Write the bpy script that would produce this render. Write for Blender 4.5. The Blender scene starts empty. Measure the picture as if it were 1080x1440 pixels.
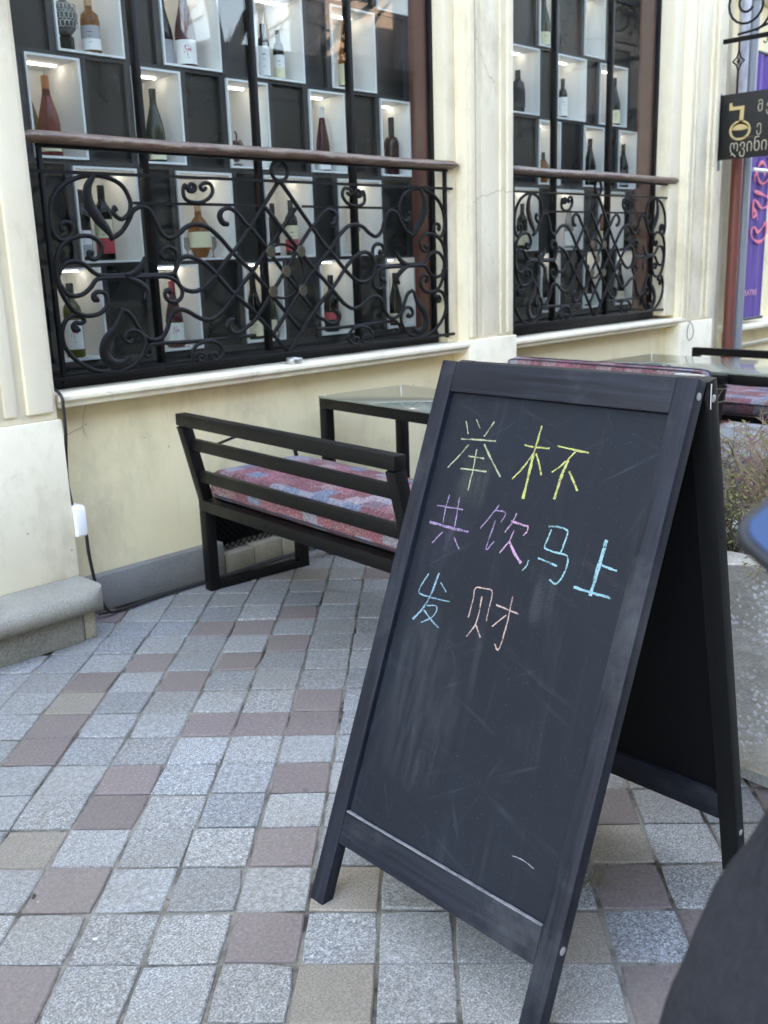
import bpy, bmesh, math, random
from mathutils import Vector, Matrix, Quaternion, noise
random.seed(7)
C = bpy.context.scene.collection
SC = bpy.context.scene
R = math.radians
# ------------------------------------------------------------------ camera
cam_d = bpy.data.cameras.new('camera'); cam = bpy.data.objects.new('camera', cam_d); C.objects.link(cam)
SC.camera = cam
cam_d.sensor_fit = 'VERTICAL'; cam_d.sensor_height = 36.0; cam_d.lens = 34.594
cam_d.clip_start = 0.02; cam_d.clip_end = 2000
YAW, PITCH, ROLL = 0.80097, 0.25053, -0.03303
def cam_axes():
    f = Vector((math.sin(YAW)*math.cos(PITCH), math.cos(YAW)*math.cos(PITCH), -math.sin(PITCH)))
    r = Vector((math.cos(YAW), -math.sin(YAW), 0)); u = r.cross(f)
    return math.cos(ROLL)*r + math.sin(ROLL)*u, -math.sin(ROLL)*r + math.cos(ROLL)*u, f
_r, _u, _f = cam_axes()
cam.matrix_world = Matrix(((_r.x, _u.x, -_f.x, 0), (_r.y, _u.y, -_f.y, 0), (_r.z, _u.z, -_f.z, 1.35), (0, 0, 0, 1)))
cam_d.dof.use_dof = True; cam_d.dof.focus_distance = 1.95; cam_d.dof.aperture_fstop = 8.0
# ------------------------------------------------------------------ sky, sun, exposure
SUN_EL, SUN_AZ = R(40), R(14)            # azimuth measured from +Y towards +X: behind the wine shop
w = bpy.data.worlds.new('World'); SC.world = w; w.use_nodes = True
nt = w.node_tree; bg = nt.nodes['Background']
sky = nt.nodes.new('ShaderNodeTexSky'); sky.sky_type = 'NISHITA'; sky.sun_disc = False
sky.sun_elevation = SUN_EL; sky.sun_rotation = SUN_AZ; sky.air_density = 1.0; sky.dust_density = 1.5
nt.links.new(sky.outputs[0], bg.inputs[0]); bg.inputs[1].default_value = 0.15
sd = bpy.data.lights.new('sun', 'SUN'); sun = bpy.data.objects.new('sun', sd); C.objects.link(sun)
sd.energy = 3.2; sd.angle = R(0.5); sd.color = (1.0, 0.93, 0.82)
_s = Vector((math.sin(SUN_AZ)*math.cos(SUN_EL), math.cos(SUN_AZ)*math.cos(SUN_EL), math.sin(SUN_EL)))
sun.rotation_euler = _s.to_track_quat('Z', 'Y').to_euler(); sun.location = (0, 0, 30)
SC.view_settings.view_transform = 'Standard'; SC.view_settings.look = 'None'
SC.view_settings.exposure = 4.15; SC.view_settings.gamma = 1.0
SC.view_settings.use_white_balance = True; SC.view_settings.white_balance_temperature = 8350; SC.view_settings.white_balance_tint = 15
SC.cycles.max_bounces = 10; SC.cycles.diffuse_bounces = 5; SC.cycles.transparent_max_bounces = 12
SC.cycles.sample_clamp_indirect = 6.0; SC.cycles.caustics_reflective = False; SC.cycles.caustics_refractive = False
SC.cycles.use_denoising = True
# ------------------------------------------------------------------ helpers: objects
def tag(o, label=None, cat=None, group=None, kind=None):
    if label: o['label'] = label
    if cat: o['category'] = cat
    if group: o['group'] = group
    if kind: o['kind'] = kind
    return o
def thing(name, label, cat, loc=(0, 0, 0), rz=0, group=None):
    o = bpy.data.objects.new(name, None); C.objects.link(o); o.empty_display_size = .1
    o.location = loc; o.rotation_euler = (0, 0, rz)
    return tag(o, label, cat, group)
class MB:
    def __init__(s): s.v = []; s.f = []
    def add(s, vs, fs):
        n = len(s.v); s.v += [Vector(p) for p in vs]; s.f += [tuple(i+n for i in f) for f in fs]; return s
    def box(s, x0, x1, y0, y1, z0, z1):
        return s.add([(x0,y0,z0),(x1,y0,z0),(x1,y1,z0),(x0,y1,z0),(x0,y0,z1),(x1,y0,z1),(x1,y1,z1),(x0,y1,z1)],
                     [(0,3,2,1),(4,5,6,7),(0,1,5,4),(1,2,6,5),(2,3,7,6),(3,0,4,7)])
    def bar(s, a, b, wx, wz, up=(0, 0, 1)):
        a, b = Vector(a), Vector(b); d = (b-a).normalized(); up = Vector(up)
        x = d.cross(up).normalized()*wx/2; z = x.cross(d).normalized()*wz/2
        return s.add([a-x-z, a+x-z, a+x+z, a-x+z, b-x-z, b+x-z, b+x+z, b-x+z],
                     [(0,3,2,1),(4,5,6,7),(0,1,5,4),(1,2,6,5),(2,3,7,6),(3,0,4,7)])
    def tube(s, pts, rad, seg=6, cap=True, flat=None):
        pts = [Vector(p) for p in pts]; n = len(pts)
        rads = rad if isinstance(rad, (list, tuple)) else [rad]*n
        t0 = (pts[1]-pts[0]).normalized(); nrm = t0.orthogonal().normalized()
        if flat is not None:
            nrm = Vector(flat) - t0*t0.dot(Vector(flat)); nrm.normalize()
        vs, fs = [], []
        for i, p in enumerate(pts):
            t = (pts[min(i+1, n-1)]-pts[max(i-1, 0)])
            if t.length < 1e-9: t = t0.copy()
            t.normalize()
            nrm = nrm - t*nrm.dot(t)
            if nrm.length < 1e-6: nrm = t.orthogonal()
            nrm.normalize(); b = t.cross(nrm)
            r = rads[i]; ra, rb = r if isinstance(r, tuple) else (r, r)
            for k in range(seg):
                a = 2*math.pi*(k+.5)/seg
                vs.append(p + nrm*math.cos(a)*ra + b*math.sin(a)*rb)
        for i in range(n-1):
            for k in range(seg):
                k2 = (k+1) % seg
                fs.append((i*seg+k, i*seg+k2, (i+1)*seg+k2, (i+1)*seg+k))
        if cap: fs += [tuple(range(seg-1, -1, -1)), tuple(range((n-1)*seg, n*seg))]
        return s.add(vs, fs)
    def lathe(s, prof, c=(0, 0, 0), seg=20):
        vs, fs = [], []; c = Vector(c); n = len(prof)
        for r, z in prof:
            for k in range(seg):
                a = 2*math.pi*k/seg; vs.append(c+Vector((max(r, 1e-5)*math.cos(a), max(r, 1e-5)*math.sin(a), z)))
        for i in range(n-1):
            for k in range(seg):
                k2 = (k+1) % seg; fs.append((i*seg+k, i*seg+k2, (i+1)*seg+k2, (i+1)*seg+k))
        fs += [tuple(range(seg-1, -1, -1)), tuple(range((n-1)*seg, n*seg))]
        return s.add(vs, fs)
    def prism(s, poly, y0, y1, plane='xz'):
        n = len(poly)
        P = (lambda a, b, y: (a, y, b)) if plane == 'xz' else ((lambda a, b, y: (a, b, y)) if plane == 'xy' else (lambda a, b, y: (y, a, b)))
        vs = [P(a, b, y0) for a, b in poly]+[P(a, b, y1) for a, b in poly]
        fs = [tuple(range(n)), tuple(range(2*n-1, n-1, -1))]+[(i, i+n, (i+1) % n+n, (i+1) % n) for i in range(n)]
        return s.add(vs, fs)
    def build(s, name, mat, parent=None, bevel=0, smooth=True, ang=38, loc=None, seg=2):
        me = bpy.data.meshes.new(name); me.from_pydata(s.v, [], s.f)
        bm = bmesh.new(); bm.from_mesh(me); bmesh.ops.recalc_face_normals(bm, faces=bm.faces)
        if bevel:
            ed = [e for e in bm.edges if len(e.link_faces) == 2 and e.calc_face_angle(0) > R(35)]
            bmesh.ops.bevel(bm, geom=ed, offset=bevel, segments=seg, affect='EDGES', profile=.5, clamp_overlap=True)
        bm.to_mesh(me); bm.free()
        if smooth:
            me.shade_smooth(); me.set_sharp_from_angle(angle=R(ang))
        me.materials.append(mat)
        o = bpy.data.objects.new(name, me); C.objects.link(o)
        if parent: o.parent = parent
        if loc: o.location = loc
        return o
def crm(pts, n=5, closed=False):
    """Catmull-Rom through pts"""
    P = [Vector(p) for p in pts]; out = []; N = len(P)
    if N < 3: return P
    for i in range(N if closed else N-1):
        if closed: a, b, c, d = P[i-1], P[i], P[(i+1) % N], P[(i+2) % N]
        else:
            b, c = P[i], P[i+1]; a = P[i-1] if i else b*2-c; d = P[i+2] if i+2 < N else c*2-b
        for k in range(n):
            t = k/n
            out.append(.5*((2*b)+(c-a)*t+(2*a-5*b+4*c-d)*t*t+(3*b-a-3*c+d)*t**3))
    out.append(P[0] if closed else P[-1])
    return out
# ------------------------------------------------------------------ helpers: materials
class Mat:
    def __init__(s, name, col=(.5, .5, .5), rough=.6, metal=0, spec=.5, **kw):
        s.m = bpy.data.materials.new(name); s.m.use_nodes = True; s.t = s.m.node_tree; s.n = s.t.nodes
        s.b = s.n['Principled BSDF']; s.set('Base Color', (*col, 1)); s.set('Roughness', rough); s.set('Metallic', metal); s.set('Specular IOR Level', spec)
        for k, v in kw.items(): s.set(k.replace('_', ' '), v)
        s._co = None
    def set(s, k, v): s.b.inputs[k].default_value = v
    def l(s, a, b): s.t.links.new(a, b)
    def co(s, scale=None, kind='Object'):
        if not s._co: s._co = s.n.new('ShaderNodeTexCoord')
        o = s._co.outputs[kind]
        if scale:
            mp = s.n.new('ShaderNodeMapping'); mp.inputs['Scale'].default_value = scale; s.l(o, mp.inputs[0]); return mp.outputs[0]
        return o
    def noise(s, sc, det=4, rough=.6, co=None, dist=0):
        n = s.n.new('ShaderNodeTexNoise'); n.inputs['Scale'].default_value = sc; n.inputs['Detail'].default_value = det
        n.inputs['Roughness'].default_value = rough; n.inputs['Distortion'].default_value = dist
        s.l(co or s.co(), n.inputs['Vector']); return n.outputs['Fac']
    def voro(s, sc, co=None, out='Distance', feat='F1', rnd=1):
        n = s.n.new('ShaderNodeTexVoronoi'); n.feature = feat; n.inputs['Scale'].default_value = sc; n.inputs['Randomness'].default_value = rnd
        s.l(co or s.co(), n.inputs['Vector']); return n.outputs[out]
    def ramp(s, fac, stops, interp='LINEAR'):
        r = s.n.new('ShaderNodeValToRGB'); r.color_ramp.interpolation = interp; e = r.color_ramp.elements
        for i, (p, c) in enumerate(stops):
            if i > 1: e.new(p)
            e[i].position = p; e[i].color = (*c, 1) if isinstance(c, (tuple, list)) else (c, c, c, 1)
        s.l(fac, r.inputs[0]); return r.outputs[0]
    def mix(s, fac, a, b, mode='MIX'):
        m = s.n.new('ShaderNodeMix'); m.data_type = 'RGBA'; m.blend_type = mode
        for k, v in ((0, fac), (6, a), (7, b)):
            if isinstance(v, (int, float)): m.inputs[k].default_value = v if k == 0 else (v, v, v, 1)
            elif isinstance(v, tuple): m.inputs[k].default_value = (*v, 1)
            else: s.l(v, m.inputs[k])
        return m.outputs[2]
    def math(s, op, a, b=0.0):
        m = s.n.new('ShaderNodeMath'); m.operation = op
        for k, v in ((0, a), (1, b)):
            if isinstance(v, (int, float)): m.inputs[k].default_value = v
            else: s.l(v, m.inputs[k])
        return m.outputs[0]
    def col(s, out): s.l(out, s.b.inputs['Base Color']); return s
    def rough(s, out): s.l(out, s.b.inputs['Roughness']); return s
    def bump(s, h, strength=.3, dist=.01):
        b = s.n.new('ShaderNodeBump'); b.inputs['Strength'].default_value = strength; b.inputs['Distance'].default_value = dist
        s.l(h, b.inputs['Height'])
        if s.b.inputs['Normal'].links: s.l(s.b.inputs['Normal'].links[0].from_socket, b.inputs['Normal'])
        s.l(b.outputs[0], s.b.inputs['Normal']); return s
def stucco(name, base, dark, stain, bump=.25):
    M = Mat(name, base, .85, spec=.2)
    big = M.ramp(M.noise(1.3, 5, .65), [(.35, 0.0), (.7, 1.0)])
    c = M.mix(big, base, dark)
    blot = M.ramp(M.noise(3.1, 8, .7, M.co((1, 1, .55))), [(.50, 0.0), (.72, 1.0)])
    c = M.mix(M.math('MULTIPLY', blot, .62), c, stain)
    drip = M.ramp(M.noise(9, 6, .7, M.co((1.0, 1.0, .08))), [(.60, 0.0), (.80, 1.0)])
    c = M.mix(M.math('MULTIPLY', drip, .55), c, stain)
    ck = M.ramp(M.voro(1.6, M.mix(.12, M.co(), M.n.new('ShaderNodeTexNoise').outputs['Color']), feat='DISTANCE_TO_EDGE'), [(0, 1.0), (.006, 0.0)])
    ckm = M.math('MULTIPLY', ck, M.ramp(M.noise(1.7, 2), [(.56, 0.0), (.6, 1.0)]))
    c = M.mix(M.math('MULTIPLY', ckm, .55), c, tuple(x*.45 for x in stain))
    spk = M.ramp(M.voro(9, out='Distance'), [(.03, 1.0), (.05, 0.0)])
    c = M.mix(M.math('MULTIPLY', spk, .6), c, tuple(x*.4 for x in stain))
    M.col(c); M.bump(M.noise(160, 6, .7), bump, .004); M.bump(M.noise(14, 4, .6), .25, .01)
    return M.m
m_yellow = stucco('yellow_plaster', (.86, .735, .47), (.79, .665, .40), (.54, .45, .28))
m_cream = stucco('cream_plaster', (.84, .755, .57), (.76, .66, .47), (.44, .36, .235))
m_sill = stucco('sill_plaster', (.78, .70, .52), (.70, .62, .46), (.46, .39, .29))
m_wallup = stucco('upper_plaster', (.74, .66, .48), (.66, .58, .40), (.50, .44, .32))
def stone(name, a, b, sc=1.0, spk=.5, rough_bump=0):
    M = Mat(name, a, .82, spec=.25)
    c = M.mix(M.ramp(M.noise(5*sc, 6, .65), [(.35, 0.0), (.7, 1.0)]), a, b)
    sp = M.ramp(M.noise(260*sc, 2, .5), [(.40, 0.0), (.62, 1.0)])
    c = M.mix(M.math('MULTIPLY', sp, spk), c, tuple(min(1, x*1.7) for x in a))
    st = M.ramp(M.noise(2.2*sc, 5, .7), [(.6, 0.0), (.75, 1.0)])
    c = M.mix(M.math('MULTIPLY', st, .5), c, tuple(x*.55 for x in b))
    M.col(c); M.bump(M.noise(90*sc, 6, .7), .4+rough_bump, .006)
    if rough_bump: M.bump(M.noise(22, 8, .75), .8, .02)
    return M.m
m_step = stone('step_stone', (.255, .235, .19), (.17, .16, .13))
m_skirt = stone('skirting_stone', (.215, .205, .185), (.15, .145, .13))
m_tan = stone('tan_stone', (.33, .29, .21), (.24, .21, .155))
M = Mat('planter_concrete', (.62, .58, .50), .9, spec=.15)
c = M.mix(M.ramp(M.noise(3.5, 8, .7), [(.32, 0.0), (.68, 1.0)]), (.72, .69, .62), (.42, .385, .32))
pits = M.ramp(M.noise(55, 6, .75), [(.30, 1.0), (.42, 0.0)]); c = M.mix(M.math('MULTIPLY', pits, .7), c, (.20, .185, .16))
wh = M.math('MULTIPLY', M.ramp(M.voro(75), [(.30, 1.0), (.42, 0.0)]), M.ramp(M.noise(5, 3), [(.50, 0.0), (.58, 1.0)])); c = M.mix(wh, c, (.85, .85, .84))
M.col(c); M.bump(M.noise(40, 8, .75), .9, .012); M.bump(M.noise(9, 5, .7), .7, .03); m_planter = M.m
m_granite = stone('granite_block', (.33, .36, .40), (.22, .24, .27), 1.0, .6)
m_soil = stone('soil', (.06, .05, .04), (.11, .09, .065), 3)
# black painted steel, wrought iron
M = Mat('black_steel', (.005, .0048, .0045), .42, spec=.2); M.rough(M.ramp(M.noise(7, 4), [(.3, .38), (.7, .55)])); M.bump(M.noise(220, 3), .06, .002); m_black = M.m
M = Mat('wrought_iron', (.02, .02, .02), .5, spec=.18)
M.col(M.mix(M.ramp(M.noise(18, 6, .7), [(.6, 0.0), (.74, 1.0)]), (.005, .005, .005), (.03, .026, .022))); M.bump(M.noise(120, 4), .25, .004); m_iron = M.m
M = Mat('brass_worn', (.17, .14, .085), .45, metal=.7); M.col(M.mix(M.noise(60, 3), (.04, .036, .026), (.12, .10, .065))); m_brass = M.m
# worn varnished handrail
M = Mat('varnished_wood', (.12, .05, .03), .35, spec=.5)
wn = M.noise(5, 8, .75, M.co((1.2, 9, 9))); c = M.mix(M.ramp(wn, [(.44, 0.0), (.56, 1.0)]), (.085, .042, .027), (.15, .09, .06))
pk = M.ramp(M.noise(7, 8, .75, M.co((1, 5, 5))), [(.50, 0.0), (.60, 1.0)]); c = M.mix(M.math('MULTIPLY', pk, .8), c, (.27, .21, .155))
M.col(c); M.rough(M.ramp(pk, [(0, .3), (1, .75)])); M.bump(wn, .35, .004); m_rail = M.m
# chalkboard: the sky's blue reflection is put into the front's base colours
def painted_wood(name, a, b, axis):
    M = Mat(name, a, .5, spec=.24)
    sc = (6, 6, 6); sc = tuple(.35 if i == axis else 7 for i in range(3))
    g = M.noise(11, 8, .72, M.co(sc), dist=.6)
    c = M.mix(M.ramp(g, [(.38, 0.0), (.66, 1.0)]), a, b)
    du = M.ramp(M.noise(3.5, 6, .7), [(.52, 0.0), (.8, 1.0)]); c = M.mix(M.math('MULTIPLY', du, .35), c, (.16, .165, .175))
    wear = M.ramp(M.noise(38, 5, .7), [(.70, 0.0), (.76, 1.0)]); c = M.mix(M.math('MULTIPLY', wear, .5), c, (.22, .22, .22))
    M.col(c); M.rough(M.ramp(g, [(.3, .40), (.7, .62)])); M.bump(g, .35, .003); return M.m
m_frame_v = painted_wood('black_paint_stile', (.0055, .007, .0118), (.018, .0215, .033), 2)
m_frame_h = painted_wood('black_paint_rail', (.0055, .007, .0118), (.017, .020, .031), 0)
M = Mat('slate_panel', (.026, .028, .033), .55, spec=.25)
def rotco(M, ang, sc):
    mp = M.n.new('ShaderNodeMapping'); mp.inputs['Rotation'].default_value = (0, R(ang), 0); mp.inputs['Scale'].default_value = (1, 1, 1); M.l(M.co(), mp.inputs[0])
    m2 = M.n.new('ShaderNodeMapping'); m2.inputs['Scale'].default_value = sc; M.l(mp.outputs[0], m2.inputs[0]); return m2.outputs[0]
sm = M.ramp(M.noise(3.2, 9, .72, M.co((1.6, 1, .8)), dist=.4), [(.36, 0.0), (.72, 1.0)])
c = M.mix(M.math('MULTIPLY', sm, .55), (.005, .0075, .0130), (.011, .0155, .025))
for ang, s, hi, amt in ((4, (26, 1, .9), .58, .13), (-3, (60, 1, 1.6), .62, .12), (72, (34, 1, 2.2), .62, .26), (-58, (40, 1, 3.0), .64, .28), (30, (52, 1, 3.4), .65, .26), (-24, (46, 1, 3.2), .65, .26)):
    g = M.ramp(M.noise(1.0, 3, .6, rotco(M, ang, s), dist=.25), [(hi-.02, 0.0), (hi+.08, 1.0)])
    msk = M.ramp(M.noise(5.0, 3, .6, rotco(M, ang*1.7+9, (1, 1, 1))), [(.42, 0.0), (.64, 1.0)])
    c = M.mix(M.math('MULTIPLY', M.math('MULTIPLY', g, msk), amt), c, (.065, .072, .088))
fl = M.ramp(M.noise(330, 2, .5), [(.71, 0.0), (.78, 1.0)]); c = M.mix(M.math('MULTIPLY', fl, .25), c, (.3, .3, .3))
M.col(c); M.rough(M.ramp(sm, [(0, .48), (1, .72)])); M.bump(M.noise(240, 4), .05, .002); m_slate = M.m
M = Mat('plain_black_board', (.010, .0105, .012), .6, spec=.12); M.col(M.mix(M.noise(6, 5), (.003, .0032, .004), (.007, .0075, .009))); m_slate_dark = M.m
M = Mat('plain_black_paint', (.012, .0125, .013), .5, spec=.2); M.col(M.mix(M.noise(9, 6, co=M.co((5, 5, 1))), (.005, .0052, .0055), (.012, .0125, .0135))); m_frame_dark = M.m
def chalk(name, col):
    M = Mat(name, col, .95, spec=.1)
    g = M.math('MULTIPLY', M.ramp(M.noise(420, 3, .7), [(.30, 0.1), (.50, 1.0)]), M.ramp(M.noise(45, 4, .7), [(.28, .4), (.5, 1.0)]))
    M.l(g, M.b.inputs['Alpha']); return M.m
m_chalk = {'pale': chalk('chalk_pale_yellow', (.34, .36, .23)), 'yellow': chalk('chalk_yellow', (.42, .42, .15)), 'purple': chalk('chalk_purple', (.27, .195, .32)),
           'pink': chalk('chalk_pink', (.46, .27, .40)), 'cyan': chalk('chalk_cyan', (.22, .40, .44)), 'blue': chalk('chalk_blue', (.20, .33, .40)),
           'peach': chalk('chalk_peach', (.44, .31, .275)), 'white': chalk('chalk_white', (.26, .26, .27))}
def smear(name, col):
    M = Mat(name, col, .95, spec=.05)
    g = M.math('MULTIPLY', M.ramp(M.noise(7, 6, .7, M.co((6, 1, .8))), [(.42, 0.0), (.75, 1.0)]), M.ramp(M.noise(380, 2, .6), [(.35, .04), (.6, .18)]))
    at = M.n.new('ShaderNodeVertexColor'); at.layer_name = 'edge'; M.l(M.math('MULTIPLY', g, at.outputs[0]), M.b.inputs['Alpha']); return M.m
m_smear = {'pale': smear('smear_yellow', (.40, .40, .30)), 'purple': smear('smear_purple', (.32, .27, .36)), 'blue': smear('smear_blue', (.24, .27, .30)), 'white': smear('smear_white', (.36, .37, .40))}
m_screw = Mat('screw_metal', (.6, .6, .6), .35, metal=.8).m
m_silver = Mat('silver_tin', (.62, .62, .60), .3, metal=.9).m
m_whiteplastic = Mat('white_plastic', (.78, .78, .76), .4).m
m_cable = Mat('black_cable', (.012, .012, .012), .5).m
# glass
def pane_mat(name, tint=(1, 1, 1), base=.06):
    m = bpy.data.materials.new(name); m.use_nodes = True; t = m.node_tree; n = t.nodes; n.clear()
    out = n.new('ShaderNodeOutputMaterial'); mx = n.new('ShaderNodeMixShader'); tr = n.new('ShaderNodeBsdfTransparent'); gl = n.new('ShaderNodeBsdfGlossy')
    tr.inputs[0].default_value = (*tint, 1); gl.inputs['Roughness'].default_value = 0.004
    lw = n.new('ShaderNodeLayerWeight'); lw.inputs[0].default_value = .5
    p = n.new('ShaderNodeMath'); p.operation = 'POWER'; p.inputs[1].default_value = 4.5
    q = n.new('ShaderNodeMath'); q.operation = 'MULTIPLY_ADD'; q.inputs[1].default_value = 1-base; q.inputs[2].default_value = base
    t.links.new(lw.outputs['Facing'], p.inputs[0]); t.links.new(p.outputs[0], q.inputs[0]); t.links.new(q.outputs[0], mx.inputs[0])
    t.links.new(tr.outputs[0], mx.inputs[1]); t.links.new(gl.outputs[0], mx.inputs[2]); t.links.new(mx.outputs[0], out.inputs[0])
    return m
m_pane = pane_mat('window_glass', (.94, .965, .95), .031)
m_tabletop = Mat('smoked_table_glass', (.20, .21, .17), .05, spec=1.0).m  # base lightened to carry the wall's reflection in the table top
# ------------------------------------------------------------------ ground
def pave_mat():
    M = Mat('granite_setts', (.3, .3, .3), .8, spec=.3)
    at = M.n.new('ShaderNodeVertexColor'); at.layer_name = 'sett'
    sep = M.n.new('ShaderNodeSeparateColor'); M.l(at.outputs[0], sep.inputs[0])
    kind, rnd, rnd2 = sep.outputs
    geo = M.co()
    f1 = M.noise(230, 3, .65, geo); f2 = M.noise(75, 3, .6, geo)
    sp = M.ramp(f1, [(.34, .34), (.46, .85), (.55, 1.15), (.68, 2.1)]); sp2 = M.ramp(f2, [(.35, .78), (.65, 1.2)])
    pur = M.ramp(M.noise(120, 4, .65, geo), [(.33, .75), (.55, 1.02), (.66, 1.2), (.72, 1.9)])
    grey = M.mix(rnd, (.190, .195, .198), (.305, .308, .302)); grey = M.mix(M.math('MULTIPLY', rnd2, .45), grey, (.27, .25, .215))
    sp = M.mix(M.math('MULTIPLY', M.math('FRACT', M.math('MULTIPLY', rnd, 7.3)), .5), sp, (1.0, 1.0, 1.0)); grey = M.mix(1.0, M.mix(1.0, grey, sp, 'MULTIPLY'), sp2, 'MULTIPLY')
    purple = M.mix(1.0, M.mix(rnd, (.160, .125, .116), (.225, .180, .168)), pur, 'MULTIPLY')
    beige = M.mix(1.0, M.mix(rnd, (.215, .185, .15), (.28, .24, .195)), M.ramp(f1, [(.36, .72), (.5, 1.0), (.66, 1.3)]), 'MULTIPLY')
    k1 = M.math('GREATER_THAN', kind, .3); k2 = M.math('GREATER_THAN', kind, .7)
    c = M.mix(k2, M.mix(k1, grey, beige), purple)
    blot = M.ramp(M.noise(1.7, 7, .72, geo), [(.40, 0.0), (.66, 1.0)]); c = M.mix(M.math('MULTIPLY', blot, .46), c, (.20, .172, .13))
    dk = M.ramp(M.noise(8, 6, .75, geo), [(.60, 0.0), (.76, 1.0)]); c = M.mix(M.math('MULTIPLY', dk, .35), c, (.09, .085, .08))
    lt = M.ramp(M.noise(26, 5, .75, geo), [(.66, 0.0), (.74, 1.0)]); c = M.mix(M.math('MULTIPLY', lt, .5), c, (.42, .40, .37)); gum = M.ramp(M.voro(5.5, geo), [(.035, 1.0), (.045, 0.0)]); c = M.mix(M.math('MULTIPLY', gum, .75), c, (.10, .095, .09)); wsp = M.ramp(M.voro(24, geo), [(.05, 1.0), (.075, 0.0)]); c = M.mix(M.math('MULTIPLY', wsp, M.ramp(M.noise(4, 3, .6, geo), [(.48, 0.0), (.56, .8)])), c, (.45, .43, .40))
    M.col(c); M.bump(f1, .35, .004); M.bump(f2, .25, .004); return M.m
m_pave = pave_mat()
M = Mat('joint_dirt', (.10, .09, .07), .95, spec=.1)
c = M.mix(M.ramp(M.noise(6, 6, .7), [(.36, 0.0), (.56, 1.0)]), (.05, .045, .036), (.25, .225, .185)); c = M.mix(M.ramp(M.noise(30, 5, .7), [(.64, 0.0), (.70, 1.0)]), c, (.07, .085, .035))
M.col(c); M.bump(M.noise(140, 5), .6, .006); m_dirt = M.m
PURPLE = {(0,11),(1,11),(2,10),(1,9),(-1,9),(-2,8),(0,8),(-2,6),(-2,5),(1,6),(2,6),(3,7),(3,6),(0,4),(0,3),(3,4),(3,2),(0,1),(3,0),(0,-1),(8,3),(8,1),(8,-1)}
BEIGE = {(4,-1),(-1,2),(-2,7),(7,0),(4,1)}
def pavement():
    rnd = random.Random(3); ox, oy, ang, wx, wy = .6469, 1.7801, -.8421, .15700, .16227
    cs, sn = math.cos(ang), math.sin(ang); vs, fs, cols = [], [], []
    joff = {}
    for i in range(-46, 70):
        for j in range(-60, 60):
            cx = ox+(j+.5)*wx*cs-(i+.5)*wy*sn; cy = oy+(j+.5)*wx*sn+(i+.5)*wy*cs
            if not (-3.5 < cx < 11 and -4.5 < cy < 3.46): continue
            if cx < 1.66 and cy > 3.27: continue
            g0 = .0012+.0018*rnd.random(); hx = wx/2-g0-.0012*rnd.random(); hy = wy/2-g0-.0012*rnd.random()
            dz = rnd.gauss(0, .0012); tx, ty = rnd.gauss(0, .006), rnd.gauss(0, .006); ra = rnd.gauss(0, .012)
            sx, sy = rnd.gauss(0, .0014), rnd.gauss(0, .0014)
            bv = .0022+.002*rnd.random(); cr = [rnd.uniform(.0, .004)+(rnd.uniform(.004, .010) if rnd.random() < .03 else 0) for _ in range(4)]
            base = len(vs); ring = []
            for lev in range(3):
                inset, z = ((0, -.03), (0, -.0030), (bv, 0))[lev]
                for q, (a, b) in enumerate(((-1, -1), (0, -1), (1, -1), (1, 0), (1, 1), (0, 1), (-1, 1), (-1, 0))):
                    k = cr[q//2] if q % 2 == 0 else 0
                    lx = a*(hx-inset-(k if a else 0)); ly = b*(hy-inset-(k if b else 0))
                    px, py = lx*math.cos(ra)-ly*math.sin(ra)+sx, lx*math.sin(ra)+ly*math.cos(ra)+sy
                    zz = min(z+dz+tx*lx+ty*ly, .0045)
                    vs.append((cx+px*cs-py*sn, cy+px*sn+py*cs, zz))
            for lev in range(2):
                for q in range(8):
                    q2 = (q+1) % 8; fs.append((base+lev*8+q, base+lev*8+q2, base+lev*8+8+q2, base+lev*8+8+q))
            fs.append(tuple(base+16+q for q in range(8)))
            key = (j, i)
            seen = -4 <= j <= 5 and -2 <= i <= 11
            if key in PURPLE: kd = 1.0
            elif key in BEIGE: kd = .5
            elif seen: kd = 0.0
            else: kd = 1.0 if rnd.random() < .22 else (.5 if rnd.random() < .10 else 0.0)
            cols += [(kd, rnd.random(), rnd.random()**1.6, 1)]*17
    me = bpy.data.meshes.new('pavement'); me.from_pydata(vs, [], fs)
    ca = me.color_attributes.new('sett', 'FLOAT_COLOR', 'CORNER'); k = 0; flat = []
    for p, c in zip(me.polygons, cols): flat += list(c)*p.loop_total
    ca.data.foreach_set('color', flat)
    me.materials.append(m_pave); me.shade_smooth(); me.set_sharp_from_angle(angle=R(20))
    o = bpy.data.objects.new('pavement', me); C.objects.link(o); tag(o, kind='structure'); return o
pavement()
def sheet():
    N = 60; mb = MB(); vs = []; fs = []
    xs = [-3.6+14.7*i/110 for i in range(111)]; ys = [-4.6+8.2*i/70 for i in range(71)]
    for y in ys:
        for x in xs: vs.append((x, y, -.0054+.0014*noise.noise(Vector((x*9, y*9, 0)))+.0016*noise.noise(Vector((x*2, y*2, 4)))))
    W = len(xs)
    for a in range(len(ys)-1):
        for b in range(W-1): fs.append((a*W+b, a*W+b+1, (a+1)*W+b+1, (a+1)*W+b))
    mb.add(vs, fs); return tag(mb.build('joint_ground', m_dirt), kind='structure')
sheet()
tag(MB().add([(-400, -400, -.035), (400, -400, -.035), (400, 400, -.035), (-400, 400, -.035)], [(0, 1, 2, 3)]).build('ground', stone('street_paving', (.24, .24, .24), (.17, .165, .16)), None), kind='structure')
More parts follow.
